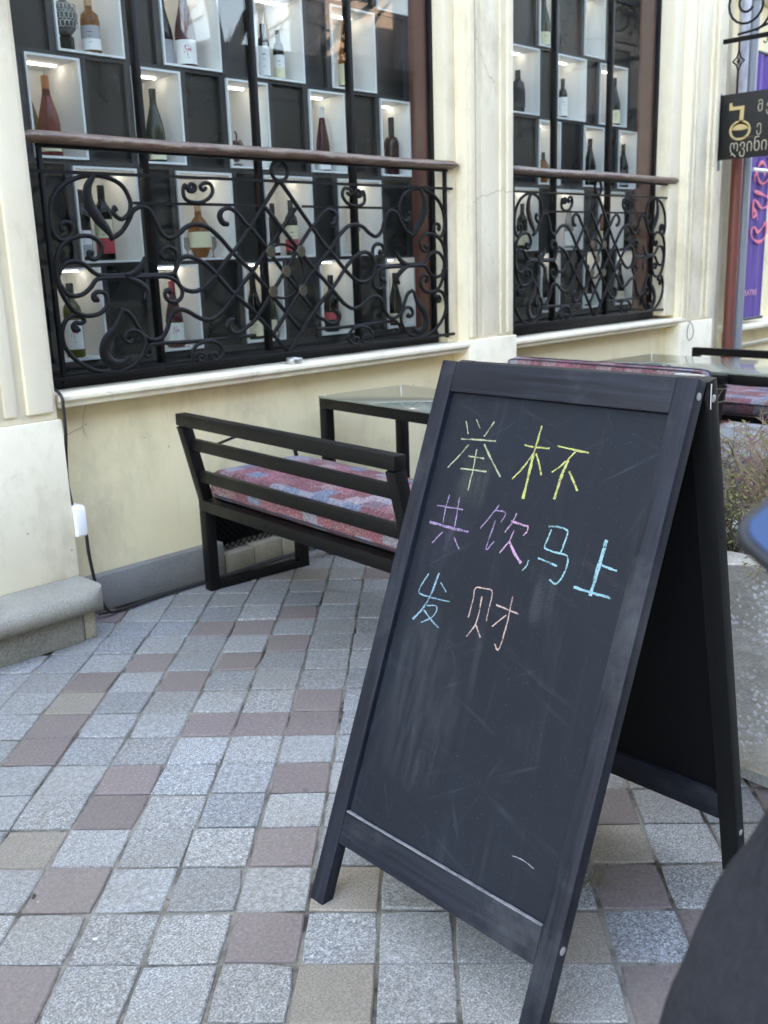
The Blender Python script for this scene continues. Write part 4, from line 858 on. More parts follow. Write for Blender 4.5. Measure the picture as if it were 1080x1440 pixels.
MB().box(-.014, .030, -.028, .06, -.062, .058).build('housing', m_whiteplastic, jb, bevel=.006); MB().box(-.012, .028, -.033, -.028, -.055, .050).build('lid', m_whiteplastic, jb, bevel=.002)
MB().tube([(.035, -.005, -.03), (.036, -.005, -.075)], .006, 8).build('gland', m_cable, jb)
tag(MB().tube(crm([(1.797, 3.45, .93), (1.796, 3.384, .90), (1.797, 3.381, .84), (1.801, 3.392, .76), (1.812, 3.43, .66), (1.812, 3.44, .56), (1.806, 3.415, .478)], 6), .0062, 8).build('power_cable', m_cable, ang=70), 'black cable running from the window sill down to the white box', 'cable', 'black cables on the wall')
pts = [(1.841, 3.395, .345), (1.845, 3.40, .28), (1.858, 3.405, .18), (1.872, 3.40, .09), (1.90, 3.39, .025), (1.96, 3.405, .012), (2.1, 3.425, .011), (2.3, 3.432, .010), (2.5, 3.428, .011), (2.8, 3.438, .011), (3.3, 3.44, .010), (3.9, 3.43, .010)]
tag(MB().tube(crm(pts, 6), .0066, 8).build('power_cable', m_cable, ang=70), 'black cable hanging from the white box and running along the skirting', 'cable', 'black cables on the wall')
tag(MB().tube(crm([(1.86, 3.402, .020), (2.0, 3.40, .012), (2.2, 3.418, .013), (2.45, 3.412, .011), (2.75, 3.42, .012), (3.2, 3.425, .011)], 6), .0045, 8).build('power_cable', m_cable, ang=70), 'thinner black cable lying loose on the paving by the skirting', 'cable', 'black cables on the wall')
tn = thing('ashtray', 'small round silver tin on the near window sill below the lattice', 'ashtray', (2.985, 3.432, .9045))
MB().lathe([(0, 0), (.036, 0), (.038, .003), (.038, .024), (.036, .026), (.034, .024), (.034, .006), (0, .005)], seg=26).build('dish', m_silver, tn)
tag(MB().tube(crm([(6.66, 3.372, .86), (6.70, 3.365, .84), (6.74, 3.366, .79), (6.73, 3.367, .745), (6.68, 3.366, .72), (6.645, 3.366, .76), (6.655, 3.366, .82), (6.69, 3.367, .855)], 6), .0025, 6).build('wire_loop', m_cable, ang=70), 'thin dark wire loop stuck to the farthest pilaster base', 'wire')
# ------------------------------------------------------------------ hanging sign, bracket, pipes, banner
XS = 7.088
br = thing('sign_bracket', 'black wrought iron wall bracket with scrolls holding the hanging sign', 'bracket', (XS, 3.46, 2.0))
def L3(y, z): return (0, y-3.46, z-2.0)
MB().box(-.012, .012, -.03, -.006, -.28, 1.2).build('wall_bar', m_iron, br, bevel=.002)
MB().box(-.011, .011, -1.15, -.031, .735, .765).build('arm', m_iron, br, bevel=.002)
def spir(cy, cz, r0, r1, a0, turns, n=40): return [(0, cy+(r0+(r1-r0)*i/n)*math.cos(a0+turns*2*math.pi*i/n), cz+(r0+(r1-r0)*i/n)*math.sin(a0+turns*2*math.pi*i/n)) for i in range(n+1)]
MB().tube(spir(-.215, .965, .190, .035, R(-110), -2.1), .0085, 7).build('scroll', m_iron, br, ang=70)
MB().tube(crm([(0, -.15, .782), (0, -.30, .80), (0, -.48, .86), (0, -.70, .93), (0, -.86, .95)], 6), .008, 7).build('scroll', m_iron, br, ang=70)
MB().tube(spir(-.53, 1.03, .13, .04, R(-60), 1.4), .008, 7).build('scroll', m_iron, br, ang=70)
mb = MB(); cy, cz = -.165, .61
mb.tube([(0, cy, .735), (0, cy, .675)], .006, 6); mb.tube([(0, cy, .545), (0, cy, .40)], .008, 6)
for a, b in (((0, .07), (.042, 0)), ((.042, 0), (0, -.07)), ((0, -.07), (-.042, 0)), ((-.042, 0), (0, .07))):
    mb.tube(crm([(0, cy+a[0], cz+a[1]), (0, cy+(a[0]+b[0])*.36, cz+(a[1]+b[1])*.36), (0, cy+b[0], cz+b[1])], 5), .0055, 6)
for k in range(6): a = k*math.pi/3; mb.tube([(0, cy, cz), (0, cy+.018*math.cos(a), cz+.022*math.sin(a))], .004, 5)
mb.build('hanger', m_iron, br, ang=70)
mb = MB(); mb.tube([(0, -.90, .735), (0, -.90, .40)], .008, 6); mb.build('hanger', m_iron, br)
for z in (.31, .03): MB().box(-.008, .008, -.085, -.031, z-.012, z+.012).build('standoff', m_iron, br)
MB().tube(crm([(0, -.36, .735), (0, -.36, .71), (0, -.345, .70), (0, -.335, .715)], 5), .004, 6).build('hook', m_iron, br)
hs = thing('hanging_sign', 'black projecting sign board with thin gold letters and jug emblem', 'sign', (XS, 2.905, 2.188))
m_signboard = Mat('black_sign_board', (.010, .010, .010), .5).m; m_goldp = Mat('gold_paint', (.50, .37, .17), .5, metal=.2).m; m_goldthin = Mat('pale_gold_paint', (.46, .40, .28), .55).m
MB().box(-.012, .012, -.50, .515, -.222, .212).build('board', m_signboard, hs, bevel=.002)
# emblem: a wine vessel with a spout (local y decreasing = to the right for the viewer)
X0 = -.0135
def gpt(u, v): return (X0, .500-u, v)                # u from the left edge as seen, v up from the centre
def ribbon(mb, pts, wd):
    P3 = [Vector(gpt(*p)) for p in pts]; P3 = crm(P3, 6) if len(P3) > 2 else P3
    mb.tube(P3, [(.0012, wd/2)]*len(P3), 6, flat=(1, 0, 0))
mb = MB(); ring = [(.152+.074*math.cos(a*.2618), -.030+.062*math.sin(a*.2618)) for a in range(25)]
vs = []; fs = []
for i in range(33):
    a = 2*math.pi*i/32; k = 1; vs += [gpt(.152+.078*math.cos(a), -.035+.066*math.sin(a)), gpt(.152+.060*math.cos(a), -.040+.046*math.sin(a)), (X0+.0015,)+gpt(.152+.078*math.cos(a), -.035+.066*math.sin(a))[1:], (X0+.0015,)+gpt(.152+.060*math.cos(a), -.040+.046*math.sin(a))[1:]]
for i in range(32): o = i*4; p = o+4; fs += [(o, p, p+1, o+1), (o, o+2, p+2, p), (o+1, p+1, p+3, o+3), (o+2, o+3, p+3, p+2)]
mb.add(vs, fs)
poly = [(.152+.062*math.cos(a), -.028+.047*math.sin(a)) for a in [math.radians(12+i*12) for i in range(14)]]
low = [(.152+.056*math.cos(a), -.022-.012*math.sin(a)) for a in [math.radians(180-i*20) for i in range(1, 9)]]
pl = poly+low; n = len(pl); mb.add([gpt(*p) for p in pl]+[(X0+.0015,)+gpt(*p)[1:] for p in pl], [tuple(range(n)), tuple(range(2*n-1, n-1, -1))]+[(i, i+n, (i+1) % n+n, (i+1) % n) for i in range(n)])
def flatpoly(mb, pl):
    n = len(pl); mb.add([gpt(*p) for p in pl]+[(X0+.0015,)+gpt(*p)[1:] for p in pl], [tuple(range(n)), tuple(range(2*n-1, n-1, -1))]+[(i, i+n, (i+1) % n+n, (i+1) % n) for i in range(n)])
flatpoly(mb, [(.142, .02), (.172, .02), (.176, .125), (.150, .125)])
flatpoly(mb, [(.150, .103), (.150, .125), (.090, .125), (.086, .152), (.066, .152), (.068, .103)])
mb.build('jug_emblem', m_goldp, hs, smooth=False)
def text(body, size, name, mat, par, mtx, weight=0, ext=.0008, spacing=1.0):
    cu = bpy.data.curves.new(name, 'FONT'); cu.body = body; cu.size = size; cu.extrude = ext; cu.space_character = spacing; cu.offset = weight; cu.resolution_u = 6
    o = bpy.data.objects.new(name, cu); C.objects.link(o)
    dg = bpy.context.evaluated_depsgraph_get(); me = bpy.data.meshes.new_from_object(o.evaluated_get(dg)); bpy.data.objects.remove(o); bpy.data.curves.remove(cu)
    me.transform(mtx); me.materials.clear(); me.materials.append(mat)
    q = bpy.data.objects.new(name, me); C.objects.link(q); q.parent = par; return q
def signm(u, v): return Matrix(((0, 0, -1, X0-.0003), (-1, 0, 0, .500-u), (0, 1, 0, v), (0, 0, 0, 1)))
text('ღვინის', .128, 'lettering', m_goldthin, hs, signm(.080, -.182) @ Matrix.Diagonal((.68, 1, 1, 1)), -.0016, spacing=1.02)
text('მეღ', .100, 'lettering', m_goldthin, hs, signm(.268, .075) @ Matrix.Diagonal((.72, 1, 1, 1)), -.0012, spacing=1.5)
text('ე', .100, 'lettering', m_goldthin, hs, signm(.268, -.055) @ Matrix.Diagonal((.72, 1, 1, 1)), -.0012); text('ღ', .100, 'lettering', m_goldthin, hs, signm(.385, -.055) @ Matrix.Diagonal((.72, 1, 1, 1)), -.0012)
MB().box(X0-.001, X0+.001, .478-.24, .478-.075, -.085, -.082).build('rule', Mat('dim_gold_paint', (.14, .11, .06), .6).m, hs)
tag(MB().box(7.10, 7.158, 3.425, 3.4695, 1.90, 2.42).build('wall_plate', Mat('slate_blue_plate', (.07, .085, .11), .5).m, None, bevel=.003), 'slate blue metal plate on the wall behind the hanging sign', 'plate')
def pipe(name, label, x, y, r, parts):
    t = thing(name, label, 'pipe', (x, y, 0))
    for z0, z1, m, rr in parts: MB().lathe([(rr, z0), (rr, z1)], seg=18).build('pipe_section', m, t)
    for z in (.5, 2.05, 3.1): MB().lathe([(r+.001, z), (r+.008, z+.002), (r+.008, z+.03), (r+.001, z+.032)], seg=18).build('pipe_clamp', parts[0][2], t)
M = Mat('red_pipe_paint', (.18, .04, .025), .5); M.col(M.mix(M.ramp(M.noise(5, 6), [(.4, 0.0), (.7, 1.0)]), (.19, .042, .026), (.13, .045, .036))); m_redp = M.m
M = Mat('grey_pipe_paint', (.20, .21, .225), .45); m_greyp = M.m
M = Mat('whitewashed_pipe', (.45, .44, .45), .7); M.col(M.mix(M.ramp(M.noise(7, 6, .7, M.co((1, 1, .3))), [(.40, 0.0), (.6, 1.0)]), (.50, .49, .50), (.22, .22, .25))); m_whp = M.m
pipe('drainpipe', 'red painted drainpipe, whitewashed higher up, beside the purple banner', 7.535, 3.47, .042, [(0, 2.06, m_redp, .042), (2.061, 8, m_whp, .040)])
pipe('drainpipe', 'grey drainpipe between the red pipe and the purple banner', 7.655, 3.455, .040, [(0, 8, m_greyp, .040)])
bn = thing('banner', 'purple fabric banner with large pink brush lettering beside the grey drainpipe', 'banner', (7.93, 3.50, .80))
M = Mat('purple_fabric', (.10, .06, .22), .75, spec=.2); M.col(M.mix(M.ramp(M.noise(4, 3, co=M.co((6, 1, .3))), [(.4, 0.0), (.7, 1.0)]), (.10, .055, .22), (.15, .09, .30))); m_purp = M.m
vs = []; fs = []; nx, nz = 24, 30
for i in range(nz+1):
    for j in range(nx+1):
        x = -.25+.5*j/nx; z = 1.98*i/nz; f = .010*math.sin(x*38+.6*math.sin(z*2))*(.25+.9*(z/1.98)**2); vs.append((x, f, z))
for i in range(nz):
    for j in range(nx): a = i*(nx+1)+j; fs.append((a, a+1, a+nx+2, a+nx+1))
n0 = len(vs); vs += [(x, y+.003, z) for x, y, z in vs]; fs += [tuple(n0+k for k in reversed(f)) for f in fs]
MB().add(vs, fs).build('cloth', m_purp, bn, ang=80)
MB().tube([(-.27, 0, -.008), (.28, 0, -.008)], .012, 8).build('bottom_rod', m_black, bn); MB().tube([(-.27, 0, 1.99), (.28, 0, 1.99)], .012, 8).build('top_rod', m_black, bn)
m_pinkp = Mat('coral_pink_paint', (.75, .16, .20), .7).m
mb = MB()
def bstroke(pts, wd=.030):
    P3 = crm([(p[0], -.016, p[1]) for p in pts], 6); L = len(P3); mb.tube(P3, [(.0015, wd/2*(.75+.35*math.sin(i*.5))) for i in range(L)], 7, flat=(0, 1, 0))
zpx = lambda p: (((930+p[0]/3)-1050)/74.0-.0, 1.98*(1-((p[1]/3)-(95 if 0 else 105))/345.0))
for s in ([(395, 690), (420, 700), (425, 735), (408, 785), (385, 806), (366, 788), (362, 745), (378, 722), (396, 742), (388, 772)], [(352, 838), (385, 848), (410, 862), (408, 892), (386, 903), (368, 882), (354, 872), (350, 900), (352, 940), (366, 928)],
          [(408, 955), (412, 1000), (398, 1033), (374, 1038), (352, 1018), (350, 990), (362, 980), (376, 1000), (396, 978), (404, 960)], [(352, 905), (366, 925), (372, 950)], [(362, 760), (350, 780), (352, 800)]): bstroke([zpx(p) for p in s])
mb.build('lettering', m_pinkp, bn, ang=70)
text('THEATRE', .062, 'lettering', Mat('pale_pink_paint', (.72, .34, .42), .7).m, bn, Matrix(((1, 0, 0, -.20), (0, 0, -1, -.013), (0, 1, 0, .18), (0, 0, 0, 1))), .0008, spacing=1.32)
tag(MB().tube([(7.70, 3.42, 1.93), (8.7, 3.42, 1.93)], .014, 8).build('curtain_rod', m_whiteplastic, ang=70), 'white horizontal rod crossing in front of the purple banner', 'rod')
# ------------------------------------------------------------------ planter with dry shrubs
pl = thing('planter', 'rough pale concrete planter box to the right of the chalkboard', 'planter', (2.68, .42, 0))
def slab(x0, x1, y0, y1, z0, z1, name, mat, n=.006, nx=10, ny=22, nz=10, seed=0):
    bm = bmesh.new(); bmesh.ops.create_grid(bm, x_segments=1, y_segments=1, size=1); bm.free()
    mb = MB(); V = {}; vs = []; fs = []
    def pt(a, b, c):
        k = (a, b, c)
        if k not in V:
            p = Vector((x0+(x1-x0)*a/nx, y0+(y1-y0)*b/ny, z0+(z1-z0)*c/nz)); q = p*14
            edge = sum((t == 0 or t == m) for t, m in ((a, nx), (b, ny), (c, nz)))
            d = Vector((noise.noise(q+Vector((seed, 0, 0))), noise.noise(q+Vector((0, 9+seed, 0))), noise.noise(q+Vector((0, 0, 5+seed)))))*n*(1 if edge < 2 else 1.9)
            cen = Vector(((x0+x1)/2, (y0+y1)/2, (z0+z1)/2))
            if edge >= 2: d += (cen-p).normalized()*n*1.1
            V[k] = len(vs); vs.append(p+d)
        return V[k]
    f = lambda q: fs.append(tuple(pt(*k) for k in q))
    for b in range(ny):
        for c in range(nz):
            for a in (0, nx): f([(a, b, c), (a, b+1, c), (a, b+1, c+1), (a, b, c+1)])
    for a in range(nx):
        for c in range(nz):
            for b in (0, ny): f([(a, b, c), (a+1, b, c), (a+1, b, c+1), (a, b, c+1)])
        for b in range(ny):
            for c in (0, nz): f([(a, b, c), (a+1, b, c), (a+1, b+1, c), (a, b+1, c)])
    mb.add(vs, fs); return mb.build(name, mat, pl, ang=60)
slab(-.41, -.32, -1.2, .80, .05, .592, 'side_wall', m_planter, .006, 3, 60, 18)
slab(.30, .39, -1.2, .80, .05, .625, 'side_wall', m_planter, .009, 3, 60, 14, 3)
slab(-.3195, .2995, .70, .80, .05, .585, 'end_wall', m_planter, .006, 16, 3, 14, 6); slab(-.3195, .2995, -1.2, -1.1, .05, .585, 'end_wall', m_planter, .006, 16, 3, 14, 9)
slab(-.316, .296, -1.096, .696, .06, .53, 'soil', m_soil, .025, 14, 40, 3, 12)
for k in range(5): slab(-.38, .36, -1.15+k*.39, -1.15+k*.39+.37, -.0, .046, 'foot_stone', m_granite, .004, 8, 6, 3, 20+k)
def tw(base, rnd, H, mats, par, nstem, lean, spread=.5):
    st = MB(); lf = MB(); by = MB()
    def grow(p, d, L, r, lev):
        n = 5; pts = [p.copy()]; q = p.copy(); dd = d.copy()
        for k in range(n):
            dd = (dd+Vector((rnd.gauss(0, .22), rnd.gauss(0, .22), rnd.gauss(0, .16)))).normalized(); q = q+dd*L/n; pts.append(q.copy())
            if lev < 3 and rnd.random() < (.95 if lev < 2 else .7):
                nd = (dd+Vector((rnd.gauss(0, .9), rnd.gauss(0, .9), rnd.gauss(.15, .6)))).normalized(); grow(q, nd, L*rnd.uniform(.32, .62), r*.62, lev+1)
            if lev >= 1 and rnd.random() < .14:
                c = q; a = Vector((rnd.gauss(0, 1), rnd.gauss(0, 1), rnd.gauss(0, 1))).normalized(); b = a.orthogonal().normalized(); s = rnd.uniform(.005, .011)
                lf.add([c-a*s*.2, c+a*s*.6+b*s*.4, c+a*s*1.6, c+a*s*.6-b*s*.4], [(0, 1, 2, 3)])
        st.tube(pts, [max(.0007, r*(1-.65*i/n)) for i in range(n+1)], 5)
    for k in range(nstem):
        a = rnd.uniform(0, 6.28); grow(base+Vector((rnd.gauss(0, .02), rnd.gauss(0, .02), 0)), Vector((math.cos(a)*spread+lean[0], math.sin(a)*spread+lean[1], 1)).normalized(), H*rnd.uniform(.7, 1.1), .0042, 0)
    return st, lf
m_twig = Mat('dry_twig_bark', (.25, .185, .115), .85).m; m_twig2 = Mat('dark_twig_bark', (.11, .085, .06), .85).m; m_leafy = Mat('yellow_green_leaf', (.16, .17, .04), .7).m; m_berry = Mat('red_berry', (.35, .02, .02), .4).m; m_twig3 = Mat('reddish_twig_bark', (.26, .12, .10), .85).m
rnd = random.Random(21)
SH = [((2.50, .86), 'tan bare shrub with spreading thin twigs at the near corner of the planter', m_twig, .36, 7), ((2.72, .98), 'bare shrub with red berries behind the tan shrub in the planter', m_twig, .36, 6),
      ((2.86, 1.12), 'reddish dry shrub at the far corner of the planter', m_twig3, .30, 9), ((2.60, .50), 'dark low shrub with few yellow green leaves, right part of the planter', m_twig2, .26, 8), ((2.85, .72), 'tall dry shrub near the back rim of the planter', m_twig, .40, 6), ((2.45, 1.06), 'small twiggy shrub beside the chalkboard leg in the planter', m_twig2, .20, 8)]
for k, ((x, y), lb, mt, H, ns) in enumerate(SH):
    s = thing('dry_shrub', lb, 'shrub', (x, y, .525), 0, 'dry shrubs in the planter'); a, b = tw(Vector((0, 0, 0)), rnd, H, None, s, ns, (rnd.gauss(0, .1), rnd.gauss(0, .1)), .7)
    a.build('stems', mt, s, ang=80)
    if b.v: b.build('leaves', m_leafy, s, smooth=False)
    if k == 1:
        mb = MB()
        for q in range(34):
            c = Vector((rnd.gauss(-.01, .022), rnd.gauss(-.05, .022), .17+rnd.random()*.13)); mb.lathe([(0, -.0055), (.004, -.004), (.0055, 0), (.004, .004), (0, .0055)], c, 8)
        mb.build('berries', m_berry, s, ang=80)
tag(MB().tube(crm([(3.55, .95, .02), (3.56, .98, .40), (3.50, 1.10, .66), (3.46, 1.28, .72), (3.52, 1.42, .66), (3.56, 1.46, .30), (3.56, 1.47, .02)], 7), [(.004, .018)]*43, 8, flat=(1, 0, 0)).build('iron_hoop', m_black, ang=60), 'flat curved black iron hoop between the planter and the benches', 'hoop')
for k, ((x, y), H, lb) in enumerate((((3.30, 1.42), .50, 'dark leafless bush between the planter and the far benches, nearer the chalkboard'), ((3.75, 1.45), .55, 'dark leafless bush beyond the planter, closer to the far benches'), ((3.45, 1.10), .45, 'low dark leafless bush just behind the planter back wall'))):
    s = thing('dark_bush', lb, 'bush', (x, y, 0)); a, b = tw(Vector((0, 0, 0)), rnd, H, None, s, 12, (0, 0), .8)
    a.build('stems', Mat('black_twig_bark', (.03, .025, .022), .9).m, s, ang=80)
    if b.v: b.build('leaves', Mat('withered_leaf', (.05, .03, .025), .8).m, s, smooth=False)
# ------------------------------------------------------------------ litter on the paving
m_wht = Mat('white_scrap', (.8, .78, .75), .8).m; m_dry = Mat('dry_leaf', (.06, .05, .035), .8).m
rnd = random.Random(2)
def bit(x, y, s, m, label, name='pebble', cat='pebble'):
    mb = MB(); vs = []; fs = []
    for i in range(4):
        for k in range(7): a = k*.8976; r = s*(1, .9, .6, .1)[i]*(1+.25*noise.noise(Vector((x*50+k, y*50, i)))); vs.append((r*math.cos(a), r*math.sin(a)*.7, s*(0, .25, .45, .5)[i]))
    for i in range(3):
        for k in range(7): fs.append((i*7+k, i*7+(k+1) % 7, i*7+7+(k+1) % 7, i*7+7+k))
    fs.append(tuple(range(21, 28))); o = mb.add(vs, fs).build(name, m, loc=(x, y, .0035)); o.rotation_euler.z = rnd.random()*6; tag(o, label, cat)
bit(1.0606, .7022, .007, m_wht, 'white chip on the purple sett under the chalkboard')
bit(.83, 1.68, .005, m_wht, 'tiny white chip on the purple sett left of the chalkboard leg')
bit(1.02, 2.55, .005, m_wht, 'tiny pale chip on the sett in the middle of the paving')
tag(MB().tube(crm([(.8075+.0, 1.905, .006), (.812, 1.91, .0065), (.818, 1.914, .006)], 4), [(.0012, .004)]*9, 6).build('dry_leaf', m_dry), 'tiny dark dry leaf on a grey sett at the left', 'leaf')
gt = tag(MB().build('x', m_dry) if False else None, None) if False else None
mb = MB()
for k in range(16):
    a = rnd.uniform(0, 6.28); p = Vector((1.665+rnd.gauss(0, .012), 1.02+rnd.gauss(0, .02), .0)); d = Vector((math.cos(a)*.6, math.sin(a)*.6, rnd.uniform(.3, 1.2)))*.05
    mb.tube([p, p+d*.5, p+d+Vector((0, 0, -.012))], [.0012, .001, .0005], 4)
tag(mb.build('weed_tuft', Mat('dry_weed', (.10, .10, .05), .9).m), 'small dry weed tuft growing from a joint under the chalkboard', 'weed')
# ------------------------------------------------------------------ person at the right edge with a phone
RH = Vector((math.cos(YAW), -math.sin(YAW), 0)); FH = Vector((math.sin(YAW), math.cos(YAW), 0))
def W(a, b, z): p = RH*a+FH*b; return Vector((p.x, p.y, z))
def skin(name, joints, edges, mat, parent, root, sub=2, extra=None):
    me = bpy.data.meshes.new(name); ks = list(joints); me.from_pydata([joints[k][0] for k in ks], [(ks.index(a), ks.index(b)) for a, b in edges], [])
    o = bpy.data.objects.new(name, me); C.objects.link(o)
    m = o.modifiers.new('skin', 'SKIN'); m.use_smooth_shade = True; m.branch_smoothing = .4
    for i, k in enumerate(ks):
        r = joints[k][1]; sv = me.skin_vertices[0].data[i]; sv.radius = r if isinstance(r, tuple) else (r, r); sv.use_root = (k == root)
    s = o.modifiers.new('sub', 'SUBSURF'); s.levels = sub; s.render_levels = sub
    dg = bpy.context.evaluated_depsgraph_get(); me2 = bpy.data.meshes.new_from_object(o.evaluated_get(dg)); bpy.data.objects.remove(o)
    me2.materials.clear(); me2.materials.append(mat)
    q = bpy.data.objects.new(name, me2); C.objects.link(q)
    if parent: q.parent = parent; q.matrix_parent_inverse = Matrix.Translation(parent.location).inverted()
    return q
M = Mat('dark_wool_coat', (.022, .023, .030), .95, spec=.1, Sheen_Weight=.04, Sheen_Roughness=.6); M.col(M.mix(M.noise(90, 5, .75), (.008, .009, .013), (.048, .051, .070))); M.bump(M.noise(120, 6, .75), .9, .012); M.bump(M.noise(9, 4), .6, .04); m_coat = M.m
m_skin = Mat('skin', (.48, .29, .21), .5, Subsurface_Weight=.1).m; m_hair = Mat('dark_hair', (.02, .014, .010), .6).m; m_jeans = Mat('dark_jeans', (.03, .035, .05), .85).m; m_shoe = Mat('black_leather', (.015, .015, .016), .45).m
AX, BXX = .50, .50
per = thing('person', 'person in a dark wool coat holding up a phone, cut off at the right edge', 'person', tuple(W(AX, BXX, 0)))
J = {'pel': (W(AX, BXX, .90), (.10, .08)), 'sp': (W(AX, BXX-.01, 1.08), (.12, .10)), 'ch': (W(AX, BXX, 1.26), (.14, .11)), 'nk': (W(AX, BXX+.01, 1.43), .058), 'hb': (W(AX, BXX+.03, 1.515), (.078, .092)), 'hd': (W(AX, BXX+.03, 1.585), (.088, .108)), 'tp': (W(AX, BXX+.02, 1.655), (.062, .075)),
     'ls': (W(AX-.165, BXX, 1.32), .055), 'le': (W(.315, .56, 1.02), .042), 'lw': (W(.365, .66, 1.14), .027), 'rs': (W(AX+.165, BXX, 1.32), .055), 're': (W(AX+.22, BXX+.05, 1.05), .042), 'rw': (W(AX+.06, BXX+.22, 1.17), .027),
     'lh': (W(AX-.09, BXX, .84), .085), 'lk': (W(AX-.10, BXX+.02, .47), .056), 'la': (W(AX-.10, BXX, .09), .040), 'rh': (W(AX+.09, BXX, .84), .085), 'rk': (W(AX+.10, BXX+.02, .47), .056), 'ra': (W(AX+.10, BXX, .09), .040)}
E = [('pel', 'sp'), ('sp', 'ch'), ('ch', 'nk'), ('nk', 'hb'), ('hb', 'hd'), ('hd', 'tp'), ('ch', 'ls'), ('ls', 'le'), ('le', 'lw'), ('ch', 'rs'), ('rs', 're'), ('re', 'rw'), ('pel', 'lh'), ('lh', 'lk'), ('lk', 'la'), ('pel', 'rh'), ('rh', 'rk'), ('rk', 'ra')]
# phone frame first: the hand closes on it
PC = Vector((.4670, .2090, 1.2125)); E1 = Vector((.0476, -.8005, -.5975)).normalized(); E2 = Vector((.8401, -.2915, .4574)); E2 = (E2-E1*E2.dot(E1)).normalized(); E3 = E1.cross(E2)
if E3.dot(Vector((-.5, -.4, .5))) < 0: E3 = -E3
PW, PH = .078, .160
def pp(a, b, c): return PC+E1*a+E2*b+E3*c
hand0 = pp(PW+.004, PH*.42, -.03); J['lw'] = (hand0+(W(.38, .50, 1.08)-hand0).normalized()*.075, .026); J['hand'] = (hand0, (.036, .016)); E.append(('lw', 'hand'))
for k, s in enumerate((-.030, -.010, .010, .029)):
    ln = (.9, 1.05, 1.0, .8)[k]; b0 = PH*.42+s
    J['f%da' % k] = (pp(PW+.006, b0, -.016), .0092); J['f%db' % k] = (pp(PW-.022*ln, b0+s*.15, -.0185), .0085); J['f%dc' % k] = (pp(PW-.046*ln, b0+s*.25, -.0165), .0075); E.extend([('hand', 'f%da' % k), ('f%da' % k, 'f%db' % k), ('f%db' % k, 'f%dc' % k)])
J['ta'] = (pp(PW+.012, PH*.42-.030, -.004), .011); J['tb'] = (pp(PW+.006, PH*.42-.05, .010), .0095); J['tc'] = (pp(PW-.016, PH*.42-.062, .0165), .008); E += [('hand', 'ta'), ('ta', 'tb'), ('tb', 'tc')]
rh0 = J['rw'][0]+FH*.06+Vector((0, 0, .03)); J['rhand'] = (rh0, (.036, .016)); E.append(('rw', 'rhand'))
for k in range(4):
    s = (k-1.5)*.019; a = rh0+RH*s+FH*.045+Vector((0, 0, .01)); b = a+FH*.026*(1, 1.15, 1.1, .85)[k]-Vector((0, 0, .012)); c = b+FH*.012-Vector((0, 0, .022))
    J['g%da' % k] = (a, .009); J['g%db' % k] = (b, .0085); J['g%dc' % k] = (c, .0072); E.extend([('rhand', 'g%da' % k), ('g%da' % k, 'g%db' % k), ('g%db' % k, 'g%dc' % k)])
J['ua'] = (rh0-RH*.036+FH*.010, .011); J['ub'] = (rh0-RH*.052+FH*.032-Vector((0, 0, .012)), .009); E += [('rhand', 'ua'), ('ua', 'ub')]
J['nose'] = (J['hd'][0]+FH*.098+Vector((0, 0, -.028)), (.010, .016))
skin('body', J, E, m_skin, per, 'pel')
def loft(name, rings, mat, n=40, fold=0, cap=True):
    mb = MB(); vs = []; fs = []; K = len(rings)
    for i, (a, b, z, ra, rb) in enumerate(rings):
        for k in range(n):
            t = 2*math.pi*k/n; ca, sa = math.cos(t), math.sin(t)
            f = 1+fold*max(0, 1.05-z)*(math.sin(t*7+z*2)+.6*math.sin(t*11+1.3))+.040*noise.noise(Vector((ca*2.2, sa*2.2, z*7)))+.018*noise.noise(Vector((ca*6, sa*6, z*16)))
            e = .86; vs.append(W(a+ra*f*math.copysign(abs(ca)**e, ca), b+rb*f*math.copysign(abs(sa)**e, sa), z)-Vector(per.location))
    for i in range(K-1):
        for k in range(n): fs.append((i*n+k, i*n+(k+1) % n, (i+1)*n+(k+1) % n, (i+1)*n+k))
    if cap: fs += [tuple(range(n)), tuple(range((K-1)*n, K*n))]
    return mb.add(vs, fs).build(name, mat, per, ang=75)
key = [(0.447, .50, .42, .290, .215), (0.437, .50, .55, .275, .205), (0.429, .505, .68, .268, .195), (0.425, .505, .78, .258, .185), (0.426, .505, .86, .245, .175), (0.430, .505, .93, .228, .160), (.440, .50, 1.02, .200, .145), (.485, .50, 1.12, .185, .138), (AX, BXX, 1.22, .190, .135), (AX, BXX, 1.29, .195, .125), (AX, BXX, 1.345, .175, .105), (AX, BXX+.005, 1.385, .120, .085), (AX, BXX+.008, 1.41, .085, .075), (AX, BXX+.012, 1.445, .080, .075)]
rings = []
for (p, q) in zip(key[:-1], key[1:]):
    for j in range(5): t = j/5; rings.append(tuple(u+(v-u)*t for u, v in zip(p, q)))
rings.append(key[-1])
coat = loft('coat', rings, m_coat, 56, .035)
def sleeve(pts, rad):
    P = crm([p-Vector(per.location) for p in pts], 8); n = len(P); m = len(rad)-1
    rr = [rad[min(m-1, int(i/(n-1)*m))]+(rad[min(m, int(i/(n-1)*m)+1)]-rad[min(m-1, int(i/(n-1)*m))])*((i/(n-1)*m) % 1) for i in range(n)]
    rr = [r*(1+.05*math.sin(i*1.1)+.03*math.sin(i*2.3)) for i, r in enumerate(rr)]
    MB().tube(P, rr, 20).build('sleeve', m_coat, per, ang=75)
sleeve([W(AX-.135, BXX, 1.335), W(AX-.18, BXX, 1.27), W(.305, .52, 1.12), J['le'][0], J['le'][0]+(J['lw'][0]-J['le'][0])*.45, J['lw'][0]], [.06, .072, .066, .062, .052, .042])
